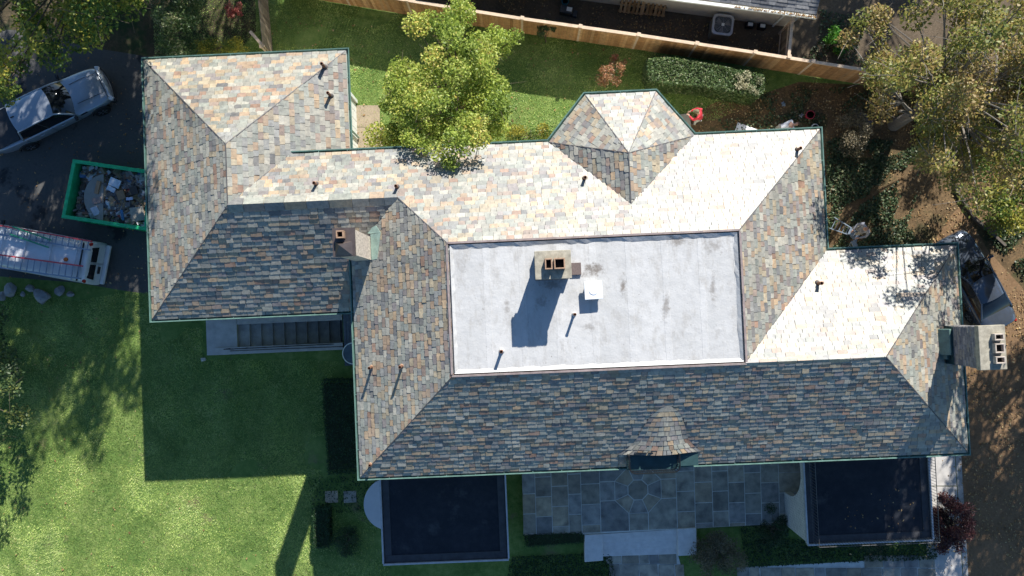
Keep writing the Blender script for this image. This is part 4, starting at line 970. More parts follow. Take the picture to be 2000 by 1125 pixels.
def single(name, mb, mat, label, cat, group=None, **k): return tag(mb.build(name, mat, **k), label, cat, group)
ctr = skp(.40,.45,0); mb = MB()
mb.prism([(ctr.x+.02*math.cos(t)*0+(-.95)*math.sin(t), ctr.y+1.1*math.cos(t)) for t in np.linspace(0.02,3.12,26)], 1.06, 1.10)
single('half_round_board', mb, M('beige_laminate', (.30,.28,.24), .5, .12, 3), 'half-round beige table top thrown into the green dumpster', 'board', bevel=.005)
def scrap(px, py, z, d, rz, col, name, label, cat, tilt=(.08,.1)):
    v = P(px, py, z); mb = MB(); mb.box(v, d, rz, tilt=tilt); single(name, mb, M(name+'_mat', col, .7, .2, 6), label, cat, bevel=.006)
scrap(224,357,1.12,(.52,.40,.04),-.4,(.60,.66,.72),'scrap_sheet','large white panel on top of the dumpster rubble','panel')
scrap(217,369,1.14,(.40,.22,.04),-.5,(.55,.62,.68),'scrap_sheet','smaller white panel overlapping the large one in the dumpster','panel')
scrap(191,366,1.16,(.17,.62,.14),-.25,(.38,.23,.13),'cardboard_box','long brown cardboard box lying beside the half-round table top','box')
scrap(237,381,1.12,(.35,.42,.2),.35,(.26,.17,.10),'cardboard_box','brown cardboard box amid the rubble right of the white panels','box')
scrap(190,392,1.10,(.42,.26,.16),.2,(.30,.22,.19),'cardboard_box','dull brown box near the front edge of the half-round table top','box')
scrap(253,388,1.14,(.30,.14,.05),.1,(.50,.53,.68),'pale_board','short pale lilac board in the dumpster near the eave','board')
scrap(239,420,1.12,(.12,.50,.05),.15,(.06,.18,.34),'blue_board','narrow blue board at the front of the dumpster','board')
scrap(186,412,1.14,(.30,.40,.10),.5,(.50,.55,.62),'plastic_bag','crumpled white plastic bag at the front of the dumpster','bag',(.3,.4))
scrap(262,372,1.12,(.34,.38,.12),.3,(.06,.05,.045),'black_crate','black crate in the back right corner of the dumpster','crate')
scrap(268,418,1.16,(.62,.66,.03),.15,(.36,.33,.27),'plywood_sheet','tan plywood sheet in the front right corner of the dumpster','board')
# boulders
def rock(px, py, sx, sy, sz, seed, label, mat, name='boulder', group=None):
    r = random.Random(seed); bm = bmesh.new(); bmesh.ops.create_icosphere(bm, subdivisions=2, radius=1)
    pl_ = [(Vector((r.gauss(0,1),r.gauss(0,1),r.gauss(.3,.8))).normalized(), r.uniform(.55,.85)) for _ in range(9)]
    for q in bm.verts:
        for n_, d in pl_:
            k = q.co.dot(n_)-d
            if k > 0: q.co -= n_*k
        q.co *= 1+r.uniform(-.03,.03)
    v = P(px,py,0); M4 = Matrix.Translation((v.x,v.y,sz*.35)) @ Matrix.Rotation(r.uniform(0,3),4,'Z') @ Matrix.Diagonal((sx,sy,sz,1)); bm.transform(M4)
    me = bpy.data.meshes.new(name); bm.to_mesh(me); bm.free(); me.materials.append(mat); o = bpy.data.objects.new(name, me); COL.objects.link(o)
    tag(o, label, 'rock', group); return o
m_rock = M('grey_rock', (.23,.235,.24), .9, .4, 3, bump=.02)
for k, (px, py, sx, sy, sz, lb) in enumerate(((86,578,.52,.36,.40,'pointed grey boulder, rightmost large one on the lawn edge'),(25,567,.45,.34,.32,'pale grey boulder beside the van, left of the pointed one'),(118,568,.30,.26,.2,'small grey rock between the pointed boulder and the driveway'),
        (5,578,.28,.3,.25,'grey rock at the left edge of the picture by the van'),(60,562,.3,.24,.2,'flat grey rock half behind the pointed boulder'),(139,574,.2,.17,.15,'smallest grey rock at the driveway end of the boulder row'),(45,574,.16,.13,.12,'small pale rock between the two large boulders'))):
    rock(px, py, sx, sy, sz, 40+k, lb, m_rock, group='rocks along the driveway edge')
rock(398,702,.20,.11,.12,77,'single pale stone on the lawn at the foot of the landing', M('pale_rock', (.42,.42,.38), .9, .2, 5), 'loose_stone')

# ================================================================== small things lying about
def thing_at(name, label, cat, px, py, z=0, rz=0, group=None): v = P(px,py,z); return empty(name, (v.x,v.y,0), rz, label, cat, group)
bucket(thing_at('bucket', 'white bucket on the dark lawn just beyond the main roof corner', 'bucket', 1592,249,.35), M('white_plastic', (.55,.56,.57), .4, .08))
bucket(thing_at('bucket', 'red bucket on the dark lawn behind the crouching worker', 'bucket', 1583,224,.3), M('red_plastic', (.50,.03,.06), .4, .1), .3, .17, .19)
def clothy(name, label, cat, px, py, w_, d_, rz, mat, seed, h=.12):
    r = random.Random(seed); v = P(px,py,0); ph = [r.uniform(0,6) for _ in range(6)]; mb = MB(); c, s = math.cos(rz), math.sin(rz)
    def f(i, j):
        x, y = (i-.5)*w_*(1+.15*math.sin(j*5+ph[0])), (j-.5)*d_*(1+.2*math.sin(i*6+ph[1]))
        return Vector((v.x+c*x-s*y, v.y+s*x+c*y, .05+h*(.5+.5*math.sin(i*11+ph[2]+3*math.sin(j*7+ph[3])))*(.5+.5*math.sin(j*9+ph[4]))))
    mb.grid(f, 18, 18); return tag(mb.build(name, mat, smooth=True, solid=.008), label, cat)
clothy('tarp', 'crumpled grey cloth lying at the right end of the clipped hedge', 'cloth', 1452,187,.3,.62,.15, M('grey_cloth', (.22,.20,.21), .9, .3, 12), 1, .3)
clothy('blanket', 'dark purple bundled sheet beside the round brown shrub', 'cloth', 1682,238,.8,.55,-.7, M('purple_cloth', (.16,.15,.20), .8, .6, 14), 2, .35)
clothy('plastic_bag', 'small blue and white bag on the dark lawn', 'bag', 1529,204,.16,.2,.3, M('blue_bag', (.20,.26,.34), .5, .3, 14), 3)
clothy('paper_scrap', 'scrap of white paper on the dark lawn left of the red bucket', 'paper', 1564,226,.2,.15,.8, M('white_paper', (.45,.44,.47), .8, .2, 14), 4)
mb = MB(); v = P(1456,256,.05); mb.box((v.x,v.y,.10), (1.0,.5,.05), -.35); single('white_sheet', mb, M('white_sheet', (.75,.76,.78), .6, .05, 3), 'white board lying on the ground beneath the eave left of the crouching worker', 'board', bevel=.005)
mb = MB(); v = P(1340,238,.0); mb.box((v.x-.05,v.y,.06), (.5,.75,.05), .1); single('plywood_board', mb, M('pale_ply', (.33,.31,.26), .8, .2, 4), 'pale square board on the ground beside the worker in red', 'board', bevel=.005)
ss = []
for px, lb in ((648,'square stepping stone left of its pair in front of the stoop'),(684,'square stepping stone right of its pair, nearer the stoop')):
    v = P(px,970,0); mb = MB(); mb.box((v.x,v.y,.03), (.62,.56,.07), .04); single('stepping_stone', mb, m_blue, lb, 'stone', 'stepping stones by the stoop', bevel=.02)
v = P(1880,393,0); q = P(1899,425,0); mb = MB(); mb.bar((P(1862,366).x,P(1862,366).y,.1),(q.x,q.y,.1),.12,.2); mb.bar((q.x,q.y,.1),(P(1960,480).x,P(1960,480).y,.1),.12,.2)
single('timber_edging', mb, M('old_timber', (.10,.085,.07), .9, .3, 5), 'dark timber edging between the leafy ground and the yellow tree', 'edging')

# ================================================================== people
def skin_obj(name, verts, edges, root, mat, par, sub=2):
    me = bpy.data.meshes.new(name); me.from_pydata([v[:3] for v in verts], edges, []); me.materials.append(mat)
    o = bpy.data.objects.new(name, me); COL.objects.link(o); o.parent = par
    md = o.modifiers.new('Skin', 'SKIN'); md.use_smooth_shade = True
    for i, v in enumerate(verts):
        sv = me.skin_vertices[0].data[i]; r = v[3]; sv.radius = r if isinstance(r, tuple) else (r, r); sv.use_root = (i == root)
    sb = o.modifiers.new('Subsurf', 'SUBSURF'); sb.levels = sb.render_levels = sub
    return o
m_skin = M('skin', (.42,.24,.17), .6, .1, 8); m_shoe = M('work_boot', (.07,.05,.035), .8, .2, 8)
def person(label, loc, rz, J, shirt, trousers, hair, hat=None, z0=0, long_sleeve=True):
    """J: joint positions, x forward, y left"""
    p = empty('person', (loc.x, loc.y, z0), rz, label, 'person')
    V = []; E_ = []; idx = {}
    def add(n, r, par=None, pos=None):
        V.append((*(pos if pos is not None else J[n]), r)); idx[n] = len(V)-1
        if par: E_.append((idx[par], idx[n]))
    Vv = lambda n: Vector(J[n])
    add('pelvis', .115); add('waist', .10, 'pelvis'); add('chest', .125, 'waist'); add('neck', .052, 'chest'); add('head', .078, 'neck'); add('crown', .075, 'head')
    hd = (Vv('crown')-Vv('neck')).normalized(); fw = Vector((1,0,0)); fw = (fw-hd*fw.dot(hd)).normalized(); lf_ = hd.cross(fw)
    hc = Vv('head')*.6+Vv('crown')*.4
    add('nose', .014, 'head', hc+fw*.10)
    for s, k in ((1,'l'),(-1,'r')):
        add('ear'+k, .016, 'head', hc+lf_*s*.088)
        add('sh'+k, .055, 'chest'); add('el'+k, .042, 'sh'+k); add('wr'+k, .028, 'el'+k)
        d = (Vv('wr'+k)-Vv('el'+k)).normalized(); sd_ = d.cross(Vector((0,0,1))); sd_ = sd_.normalized() if sd_.length > .1 else Vector((1,0,0)); dn = d.cross(sd_)
        pm = Vv('wr'+k)+d*.06; add('pm'+k, (.036,.018), 'wr'+k, pm)
        for f in range(4):
            o_ = (f-1.5)*.02; l_ = (.075,.088,.082,.062)[f]
            add(f'k{f}'+k, .009, 'pm'+k, pm+d*.045+sd_*o_); add(f'm{f}'+k, .0085, f'k{f}'+k, pm+d*(.045+l_*.55)+sd_*o_*1.15+dn*.01); add(f't{f}'+k, .0075, f'm{f}'+k, pm+d*(.045+l_*.8)+sd_*o_*1.2+dn*.035)
        add('tb'+k, .011, 'pm'+k, pm-d*.01+sd_*s*.045); add('tt'+k, .009, 'tb'+k, pm+d*.035+sd_*s*.058+dn*.015)
        add('hp'+k, .085, 'pelvis'); add('kn'+k, .058, 'hp'+k); add('an'+k, .04, 'kn'+k); add('to'+k, .035, 'an'+k)
    skin_obj('body', V, E_, 0, m_skin, p)
    def cloth(nm, names, links, mat):
        vs = [(*J[n], r) for n, r in names]; ix = {n: i for i, (n, r) in enumerate(names)}
        skin_obj(nm, vs, [(ix[a], ix[b]) for a, b in links], 0, mat, p)
    cloth('shirt', [('waist',.155),('chest',.18),('shl',.095),('shr',.095),('ell',.062),('elr',.062),('wrl',.045),('wrr',.045),('hem',.16)], [('hem','waist'),('waist','chest'),('chest','shl'),('chest','shr'),('shl','ell'),('shr','elr')]+([('ell','wrl'),('elr','wrr')]), shirt)
    cloth('trousers', [('pelvis',.14),('hpl',.105),('hpr',.105),('knl',.078),('knr',.078),('anl',.062),('anr',.062)], [('pelvis','hpl'),('pelvis','hpr'),('hpl','knl'),('hpr','knr'),('knl','anl'),('knr','anr')], trousers)
    for k in 'lr':
        a, t = Vv('an'+k), Vv('to'+k); mb = MB(); mb.bar(a.lerp(t,-.5)-Vector((0,0,.02)), t+(t-a).normalized()*.05, .095, .085); mb.build('boot', m_shoe, p, bevel=.03)
    if hat or hair:
        mb = MB(); c = hc+hd*.02
        def cap(i, j):
            th = j*1.45; ph = i*6.28318; R_ = .112
            return c+hd*(R_*math.cos(th)*1.02)+(fw*math.cos(ph)*1.08+lf_*math.sin(ph)*.92)*(R_*math.sin(th))
        mb.grid(cap, 18, 7)
        if hat: mb.grid(lambda i, j: c+fw*(.10+.09*j)+lf_*((i-.5)*.17*(1-.25*j))+hd*(.035-.02*j), 6, 3)
        mb.build('cap' if hat else 'hair', hat or hair, p, smooth=True, solid=.008)
    for s in (1,-1):
        mb = MB(); e = hc+fw*.076+lf_*s*.032; mb.tube([e, e+fw*.012], .012, 8); mb.build('eye', m_hole, p)
    return p
J1 = dict(pelvis=(0,0,.93),waist=(.03,0,1.08),chest=(.12,0,1.30),neck=(.20,0,1.48),head=(.26,0,1.57),crown=(.31,0,1.66),hem=(-.01,0,.92),
    shl=(.12,.19,1.40),shr=(.12,-.19,1.40),ell=(.26,.30,1.16),elr=(.28,-.28,1.15),wrl=(.50,.16,1.12),wrr=(.50,-.10,1.08),
    hpl=(0,.10,.90),hpr=(0,-.10,.90),knl=(.06,.13,.48),knr=(.0,-.15,.48),anl=(.0,.15,.09),anr=(-.1,-.17,.09),tol=(.15,.17,.05),tor=(.05,-.19,.05))
m_redj = M('red_jacket', (.52,.035,.05), .8, .15, 8); m_jeans = M('pale_jeans', (.33,.32,.31), .9, .2, 8); m_capg = M('olive_cap', (.16,.14,.08), .9, .2, 8)
person('person in a red jacket and pale trousers standing on the lawn by the bay roof', P(1358,238,0), math.radians(160), J1, m_redj, m_jeans, None, m_capg)
J2 = dict(J1); J2.update(pelvis=(0,0,.88),waist=(.14,0,.98),chest=(.36,0,1.08),neck=(.53,0,1.13),head=(.62,0,1.13),crown=(.72,0,1.12),hem=(-.04,0,.9),
    shl=(.42,.19,1.08),shr=(.42,-.19,1.08),ell=(.50,.24,.80),elr=(.52,-.22,.80),wrl=(.62,.16,.58),wrr=(.62,-.1,.58),hpl=(0,.1,.86),hpr=(0,-.1,.86))
person('person in a white shirt bending forward at the edge of the main roof', P(1527,249,.9), math.radians(10), J2, M('white_shirt', (.66,.66,.68), .8, .08, 8), m_jeans, M('brown_hair', (.12,.08,.05), .9, .2, 20), None)
J3 = dict(J1); J3.update(pelvis=(0,0,.95),waist=(.0,0,1.1),chest=(-.02,0,1.33),neck=(-.02,0,1.50),head=(.0,0,1.59),crown=(.03,0,1.69),shl=(-.04,.21,1.42),shr=(-.04,-.21,1.42),ell=(.08,.34,1.18),elr=(.06,-.33,1.16),wrl=(.36,.22,1.10),wrr=(.34,-.22,1.06))
v3 = P(1672,450,1.3); LAD = (v3.x, v3.y)
person('bald person in a grey shirt standing on a stepladder by the east wall', Vector((v3.x+.02,v3.y-.02,0)), math.radians(215), J3, M('grey_shirt', (.24,.25,.29), .85, .2, 10), M('khaki_trousers', (.36,.33,.28), .9, .15, 8), None, None, z0=.86)
# stepladders
def aframe(name, label, top, foot_a, foot_b, wd, zt, mat, step_n=6):
    T_ = P(*top, zt); A, B_ = P(*foot_a, 0), P(*foot_b, 0); t = empty(name, (T_.x,T_.y,0), 0, label, 'ladder')
    d = (A-B_).normalized(); s_ = Vector((-d.y, d.x, 0)).normalized()
    for k, (f, wf) in enumerate(((A, wd),(B_, wd*.95))):
        for s in (-1, 1):
            mb = MB(); mb.bar(f+s_*s*wf/2, T_+s_*s*wd*.28+d*(.06 if k == 0 else -.06), .05, .03); part(mb, 'rail', mat if k == 0 else m_alu, t)
        for i in range(1, step_n):
            q = i/step_n; c = f.lerp(T_, q); w_ = wf*(1-q)+wd*.56*q; mb = MB(); mb.bar(c-s_*w_/2, c+s_*w_/2, .075 if k == 0 else .03, .025); part(mb, 'step' if k == 0 else 'brace', m_alu, t)
    mb = MB(); mb.box((T_.x,T_.y,zt+.02), (.22,.3,.05), math.atan2(d.y,d.x)); part(mb, 'top_cap', m_alu, t)
aframe('stepladder', 'silver stepladder under the bald worker', (1662,453), (1679,462), (1622,434), .62, 1.75, m_alu)
aframe('stepladder', 'second silver stepladder standing against the east wing eave', (1668,476), (1676,492), (1658,500), .55, 1.3, m_alu, 5)

# ================================================================== plants
def diamond(C, L_, Wd, up=.35):
    """N leaf-shaped faces centred at C"""
    n = len(C); d = rng.normal(size=(n,3)); d[:,2] = d[:,2]*.6; d /= np.linalg.norm(d, axis=1)[:,None]
    nn = rng.normal(size=(n,3)); nn[:,2] = np.abs(nn[:,2])+up*2; s = np.cross(d, nn); s /= np.linalg.norm(s, axis=1)[:,None]+1e-9
    l = (L_*rng.uniform(.6,1.3,n))[:,None]/2; w_ = l*Wd; droop = np.zeros((n,3)); droop[:,2] = -.12
    return np.stack([C-d*l, C-s*w_+droop*l*.2, C+d*l+droop*l, C+s*w_+droop*l*.2], 1)
def clumpleaves(centres, radii, per):
    C = []; R_ = []
    for c, r, k in zip(centres, radii, per):
        q = rng.normal(size=(k,3)); q /= np.linalg.norm(q, axis=1)[:,None]; q *= (rng.uniform(0,1,k)**.45)[:,None]*r; q[:,2] *= .75; C.append(np.array(c)+q); R_.append(np.clip(rng.normal(rng.uniform(.15,.85), .22, k), 0, 1))
    return np.concatenate(C), np.concatenate(R_)
def tree(name, label, base, centres, radii, n, leaf, mat, cat='tree', trunk_r=.18, group=None, fork=.45, bark=None, twigs=0, part_names=('crown','trunk'), lw=.55):
    t = empty(name, (base[0],base[1],0), 0, label, cat, group); b = np.array([base[0],base[1],0.0]); centres = [np.array(c)-b for c in centres]
    vol = np.array(radii)**2; per = np.maximum(20, (vol/vol.sum()*n).astype(int)); C, R_ = clumpleaves(centres, radii, per)
    cards(part_names[0], diamond(C, leaf, lw), R_, mat, t)
    mb = MB(); cm = np.mean(centres, 0); zt = max(.3, min(c[2] for c in centres)*.9); f = np.array([cm[0]*fork*.6, cm[1]*fork*.6, zt*fork+.2]); rr = random.Random(len(centres))
    mb.tube([(0,0,-.1),tuple(f*.5),tuple(f)], [trunk_r*1.2,trunk_r,trunk_r*.85], 9)
    hubs = []
    for k in range(min(13, len(centres))):
        c = centres[k*len(centres)//min(13,len(centres))]; h = f+(np.array(c)-f)*.5+np.array([0,0,.2]); hubs.append(h)
        mb.tube([tuple(f),tuple(f*.5+h*.5+rng.normal(size=3)*.12),tuple(h)], [trunk_r*.5,trunk_r*.32,trunk_r*.2], 7)
    for c, r in zip(centres, radii):
        h = min(hubs, key=lambda q: np.linalg.norm(q-c)); mid = (h+c)/2+rng.normal(size=3)*.15
        mb.tube([tuple(h),tuple(mid),tuple(c)], [trunk_r*.2,trunk_r*.12,trunk_r*.07], 5)
        for k in range(3+twigs):
            e = c+rng.normal(size=3)*r*.75; mb.tube([tuple(c),tuple((c+e)/2+rng.normal(size=3)*.06*r),tuple(e)], [trunk_r*.06,trunk_r*.04,trunk_r*.02], 4)
    mb.build(part_names[1], bark or m_bark, t); return t
def outline_clumps(poly, z0, z1, n, r0, r1, seed=0):
    """clump centres filling a crown of real depth whose plan is measured from the photo"""
    r = np.random.default_rng(seed); xs, ys = [q[0] for q in poly], [q[1] for q in poly]; C = []; R_ = []; cx, cy = np.mean(xs), np.mean(ys); mx = max(max(xs)-min(xs), max(ys)-min(ys))/2
    while len(C) < n:
        x, y = r.uniform(min(xs),max(xs)), r.uniform(min(ys),max(ys))
        if not inpoly([x],[y],poly)[0]: continue
        d = min(1, math.hypot(x-cx, y-cy)/mx); top = z1-(z1-z0)*.55*d*d; z = z0+(top-z0)*r.uniform(0,1)**.6; C.append(np.array(P(x,y,z))); R_.append(r.uniform(r0,r1))
    return C, R_
def ell_clumps(c, R3, n, r0, r1, seed=0, shell=.35):
    r = np.random.default_rng(seed); C = []; R_ = []
    for _ in range(n):
        q = r.normal(size=3); q /= np.linalg.norm(q); q *= r.uniform(shell,1)**.6; C.append(np.array(c)+q*np.array(R3)); R_.append(r.uniform(r0,r1))
    return C, R_
l_green = leafmat('fresh_leaf', [(0,(.13,.20,.03)),(.4,(.29,.38,.06)),(.7,(.44,.50,.10)),(.9,(.56,.57,.15)),(1,(.56,.46,.11))], .45)
l_dark = leafmat('dark_leaf', [(0,(.02,.045,.018)),(.5,(.045,.085,.03)),(.85,(.09,.13,.04)),(1,(.17,.19,.05))], .3)
l_yel = leafmat('yellow_leaf', [(0,(.05,.11,.02)),(.35,(.13,.19,.035)),(.65,(.28,.29,.05)),(1,(.46,.40,.06))], .42)
l_aut = leafmat('autumn_leaf', [(0,(.12,.15,.03)),(.3,(.24,.25,.055)),(.55,(.32,.26,.07)),(.8,(.28,.18,.07)),(1,(.42,.34,.15))], .4)
l_hedge = leafmat('hedge_leaf', [(0,(.04,.08,.025)),(.5,(.09,.15,.045)),(.85,(.15,.20,.075)),(1,(.32,.32,.18))], .3)
l_box = leafmat('boxwood_leaf', [(0,(.012,.035,.014)),(.5,(.025,.065,.022)),(1,(.05,.10,.03))], .25)
l_ivy = leafmat('ivy_leaf', [(0,(.02,.045,.02)),(.5,(.05,.085,.035)),(.85,(.10,.13,.06)),(1,(.24,.24,.14))], .25)
l_red = leafmat('red_leaf', [(0,(.30,.06,.05)),(.5,(.45,.13,.10)),(1,(.50,.28,.18))], .35)
l_org = leafmat('rust_leaf', [(0,(.22,.10,.04)),(.5,(.40,.20,.10)),(.8,(.42,.30,.14)),(1,(.45,.14,.10))], .35)
l_mar = leafmat('maroon_leaf', [(0,(.03,.012,.015)),(.5,(.06,.018,.023)),(.85,(.10,.03,.03)),(1,(.18,.07,.045))], .3)
l_brn = leafmat('brown_leaf', [(0,(.08,.08,.05)),(.5,(.16,.14,.085)),(1,(.26,.21,.13))], .3)
# the bright tree behind the house
ct = [(812,48),(850,22),(866,48),(900,22),(932,18),(946,42),(985,38),(1008,52),(1014,85),(998,108),(1002,130),(988,160),(998,188),(982,228),(972,255),(952,285),(900,296),(876,328),(850,300),(785,288),(735,280),(732,262),(748,240),(740,200),(754,168),(756,134),(792,128),(818,120),(824,90),(814,62)]
C, R_ = outline_clumps(ct, 3.2, 8.4, 95, .38, .75, 1)
for q in ((825,282,7.4,.45),(862,296,7.7,.5),(880,316,7.6,.42),(905,285,7.8,.5),(938,272,7.8,.45),(800,268,7.5,.45),(890,268,8.0,.5)): C.append(np.array(P(*q[:3]))); R_.append(q[3])
tree('leafy_tree', 'bright yellow-green tree growing behind the link with branches over the roof edge', tuple(P(905,240)[:2]), C, R_, 44000, .125, l_green, trunk_r=.2)
# trees at the upper left; they reach far beyond the picture and shade the drive
C, R_ = ell_clumps((*P(262,55)[:2], 8.4), (4.7,4.4,3.6), 80, .55,1.05, 2)
C2, R2 = outline_clumps([(-30,120),(60,120),(66,160),(60,205),(30,195),(-30,190)], 5.0, 6.2, 9, .35,.6, 3)
tree('tall_tree', 'tall dark green tree with yellowing branches over the pickup', tuple(P(185,-45)[:2]), C+C2, R_+R2, 27000, .17, l_yel, trunk_r=.28)
C, R_ = ell_clumps((*P(352,8)[:2], 7.2), (2.6,2.6,2.4), 34, .5,.95, 4)
tree('evergreen_tree', 'dark evergreen tree at the top edge between the tall tree and old fence', tuple(P(352,-30)[:2]), C, R_, 9000, .2, l_dark, trunk_r=.22)
C, R_ = ell_clumps((*P(20,-330)[:2], 9), (6,5,4.2), 60, .7,1.2, 5)
tree('evergreen_tree', 'dark evergreen tree beyond the top left corner', tuple(P(20,-330)[:2]), C, R_, 9000, .28, l_dark, trunk_r=.3)
C, R_ = outline_clumps([(300,-40),(386,-40),(384,60),(380,112),(335,116),(315,85),(310,40)], .8, 3.0, 26, .35,.6, 6)
tree('tall_shrub', 'tall pale speckled green shrub beyond the top left roof corner', tuple(P(352,55)[:2]), C, R_, 5200, .13, l_hedge, 'shrub', .08)
C, R_ = outline_clumps([(382,84),(478,80),(476,106),(384,112)], .3, .9, 16, .25,.4, 7)
tree('yellow_shrub', 'low yellow-green shrub row beyond the west wing eave', tuple(P(425,97)[:2]), C, R_, 2600, .10, l_yel, 'shrub', .04)
C, R_ = outline_clumps([(-90,580),(10,590),(28,700),(40,790),(34,850),(20,950),(-90,960)], .5, 4.5, 26, .5,.85, 8)
tree('dark_shrub', 'big dark shrub at the left edge of the lawn', tuple(P(-40,770)[:2]), C, R_, 6000, .17, l_dark, 'shrub', .12)
C, R_ = outline_clumps([(443,8),(458,2),(471,12),(470,28),(455,34),(444,24)], .5, 1.0, 8, .14,.22, 9)
tree('red_shrub', 'small pink-red shrub on the dark lawn near the open gate', tuple(P(457,20)[:2]), C, R_, 520, .11, l_red, 'shrub', .03)
C, R_ = outline_clumps([(1198,112),(1216,108),(1221,122),(1214,150),(1205,166),(1175,168),(1164,152),(1168,130),(1185,124)], .5, 1.6, 20, .16,.28, 10)
tree('rust_shrub', 'sparse rust and pink shrub left of the clipped hedge', tuple(P(1193,148)[:2]), C, R_, 1500, .09, l_org, 'shrub', .035, bark=m_twig, twigs=4)
C, R_ = outline_clumps([(1050,45),(1060,36),(1072,46),(1088,52),(1082,70),(1055,72)], .9, 1.7, 9, .14,.24, 11)
tree('sapling', 'small dark green sapling in front of the wooden fence', tuple(P(1066,82)[:2]), C, R_, 700, .10, l_hedge, 'shrub', .025)
C, R_ = outline_clumps([(985,258),(1020,248),(1078,252),(1072,276),(990,284)], .3, .95, 18, .22,.36, 12)
tree('mixed_shrub', 'yellow and brown shrub row along the wall beside the bay', tuple(P(1035,266)[:2]), C, R_, 3200, .09, l_yel, 'shrub', .04)
def hedge(name, label, pts, h, n, leaf, mat, cat='hedge', wob=.06, group=None, twig=True):
    """clipped hedge: leaves over a rounded block with a woody core"""
    p = [tuple(P(*q, h)[:2]) for q in pts]; c = np.mean(np.array(p), 0); t = empty(name, (c[0],c[1],0), 0, label, cat, group)
    pp = np.array(p)-c; xs, ys = pp[:,0], pp[:,1]; C = []
    per = [np.linalg.norm(pp[i]-pp[(i+1)%len(pp)]) for i in range(len(pp))]; ar = abs(area2([tuple(q) for q in pp]))/2; sa = sum(per)*h
    nt = int(n*ar/(ar+sa)); k = 0
    while k < nt:
        x, y = rng.uniform(xs.min(),xs.max(),400), rng.uniform(ys.min(),ys.max(),400); m = inpoly(x, y, [tuple(q) for q in pp]); 
        C.append(np.stack([x[m], y[m], h-np.abs(rng.normal(0,wob,m.sum()))+.06*np.sin(x[m]*5)*np.cos(y[m]*6)], 1)); k += m.sum()
    for i in range(len(pp)):
        k = int((n-nt)*per[i]/sum(per)); u = rng.uniform(0,1,k)[:,None]; e = pp[i]*(1-u)+pp[(i+1)%len(pp)]*u; e = e*(1-.03*rng.uniform(0,1,k)[:,None]); z = rng.uniform(0.03,h,k)
        e *= 1-(np.clip((z-h*.8)/(h*.2),0,1)**2*.06)[:,None]; C.append(np.column_stack([e+rng.normal(0,wob*.6,(k,2)), z]))
    C = np.concatenate(C); cards('foliage', diamond(C, leaf, .6), np.clip(rng.normal(.5,.25,len(C)),0,1), mat, t)
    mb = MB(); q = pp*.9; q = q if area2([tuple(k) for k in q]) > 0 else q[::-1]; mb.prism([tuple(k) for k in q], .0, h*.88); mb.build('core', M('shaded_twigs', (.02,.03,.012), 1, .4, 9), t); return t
hedge('clipped_hedge', 'long clipped green hedge below the wooden fence', [(1266,114),(1300,111),(1360,119),(1430,133),(1492,146),(1494,172),(1484,187),(1440,181),(1380,168),(1300,162),(1270,158),(1264,138)], 1.6, 18000, .10, l_hedge)
vn_c, vn_r = outline_clumps([(1440,140),(1490,150),(1486,180),(1452,186),(1436,165)], 1.6, 1.8, 10, .14,.24, 30)
tree('pale_vine', 'pale speckled vine sprawling over the right end of the clipped hedge', tuple(P(1462,172)[:2]), vn_c, vn_r, 700, .09, leafmat('pale_leaf', [(0,(.15,.17,.08)),(1,(.45,.42,.28))], .3), 'vine', .02)
C, R_ = ell_clumps((*P(1652,266)[:2], .75), (.85,1.0,.65), 26, .25,.4, 13)
tree('round_shrub', 'rounded brownish green shrub right of the main roof corner', tuple(P(1652,268)[:2]), C, R_, 4200, .08, l_brn, 'shrub', .06)
C, R_ = ell_clumps((*P(1625,88)[:2], .5), (.7,.6,.35), 12, .2,.35, 14)
tree('fern_clump', 'bright green leafy clump behind the fence near the neighbour house', tuple(P(1620,95)[:2]), C, R_, 1500, .13, leafmat('bright_leaf', [(0,(.03,.12,.01)),(.6,(.08,.26,.02)),(1,(.25,.45,.05))], .4), 'plant', .03)
# autumn trees, upper right
C, R_ = ell_clumps((*P(1742,268)[:2], 9.0), (4.7,4.4,3.6), 96, .4,.85, 15, .1)
C2, R2 = outline_clumps([(1640,60),(1720,30),(1760,200),(1720,260),(1700,200),(1660,110)], 4.5, 6.5, 12, .4,.7, 16)
C3, R3 = outline_clumps([(1850,10),(2070,-20),(2070,250),(1930,240),(1830,150)], 4.2, 6.6, 24, .5,.85, 37)
tree('autumn_tree', 'large half-bare autumn tree with brown and yellow leaves at the upper right', tuple(P(1745,245)[:2]), C+C2+C3, R_+R2+R3, 36000, .145, l_aut, trunk_r=.26, bark=m_twig, twigs=6)
C, R_ = ell_clumps((*P(2340,30)[:2], 8), (4.2,4.0,3.0), 36, .55,1.0, 17)
tree('autumn_tree', 'second autumn tree beyond the right edge above the yellow tree', tuple(P(2340,30)[:2]), C, R_, 8000, .19, l_aut, trunk_r=.2, bark=m_twig, twigs=4)
C, R_ = outline_clumps([(1890,268),(1950,240),(2060,240),(2080,440),(2000,462),(1960,440),(1905,370),(1880,310)], 2.0, 4.6, 30, .45,.8, 18)
tree('yellow_tree', 'yellow-green bushy tree at the right edge beside the timber edging', tuple(P(1985,390)[:2]), C, R_, 8200, .15, l_yel, trunk_r=.15)
for k, (px, py, z, R3, n) in enumerate(((2165,370,9.2,(3.8,4.4,3.0),9500),(2190,570,9,(4.2,4.6,3.4),9500),(2480,250,10,(5,5,4),8000), (1935,440,12.2,(2.9,3.0,2.4),6000))):
    C, R_ = ell_clumps((*P(px,py)[:2], z), R3, 60, .7,1.15, 20+k)
    tree('street_tree', ('tall tree standing outside the right edge by the yellow tree','tall tree standing outside the right edge by the driveway','tall tree standing farthest outside the right edge','tall slim tree behind the parked car outside the right edge')[k], tuple(P(px,py)[:2]), C, R_, n, .26, l_aut, trunk_r=.3, group='trees along the driveway')
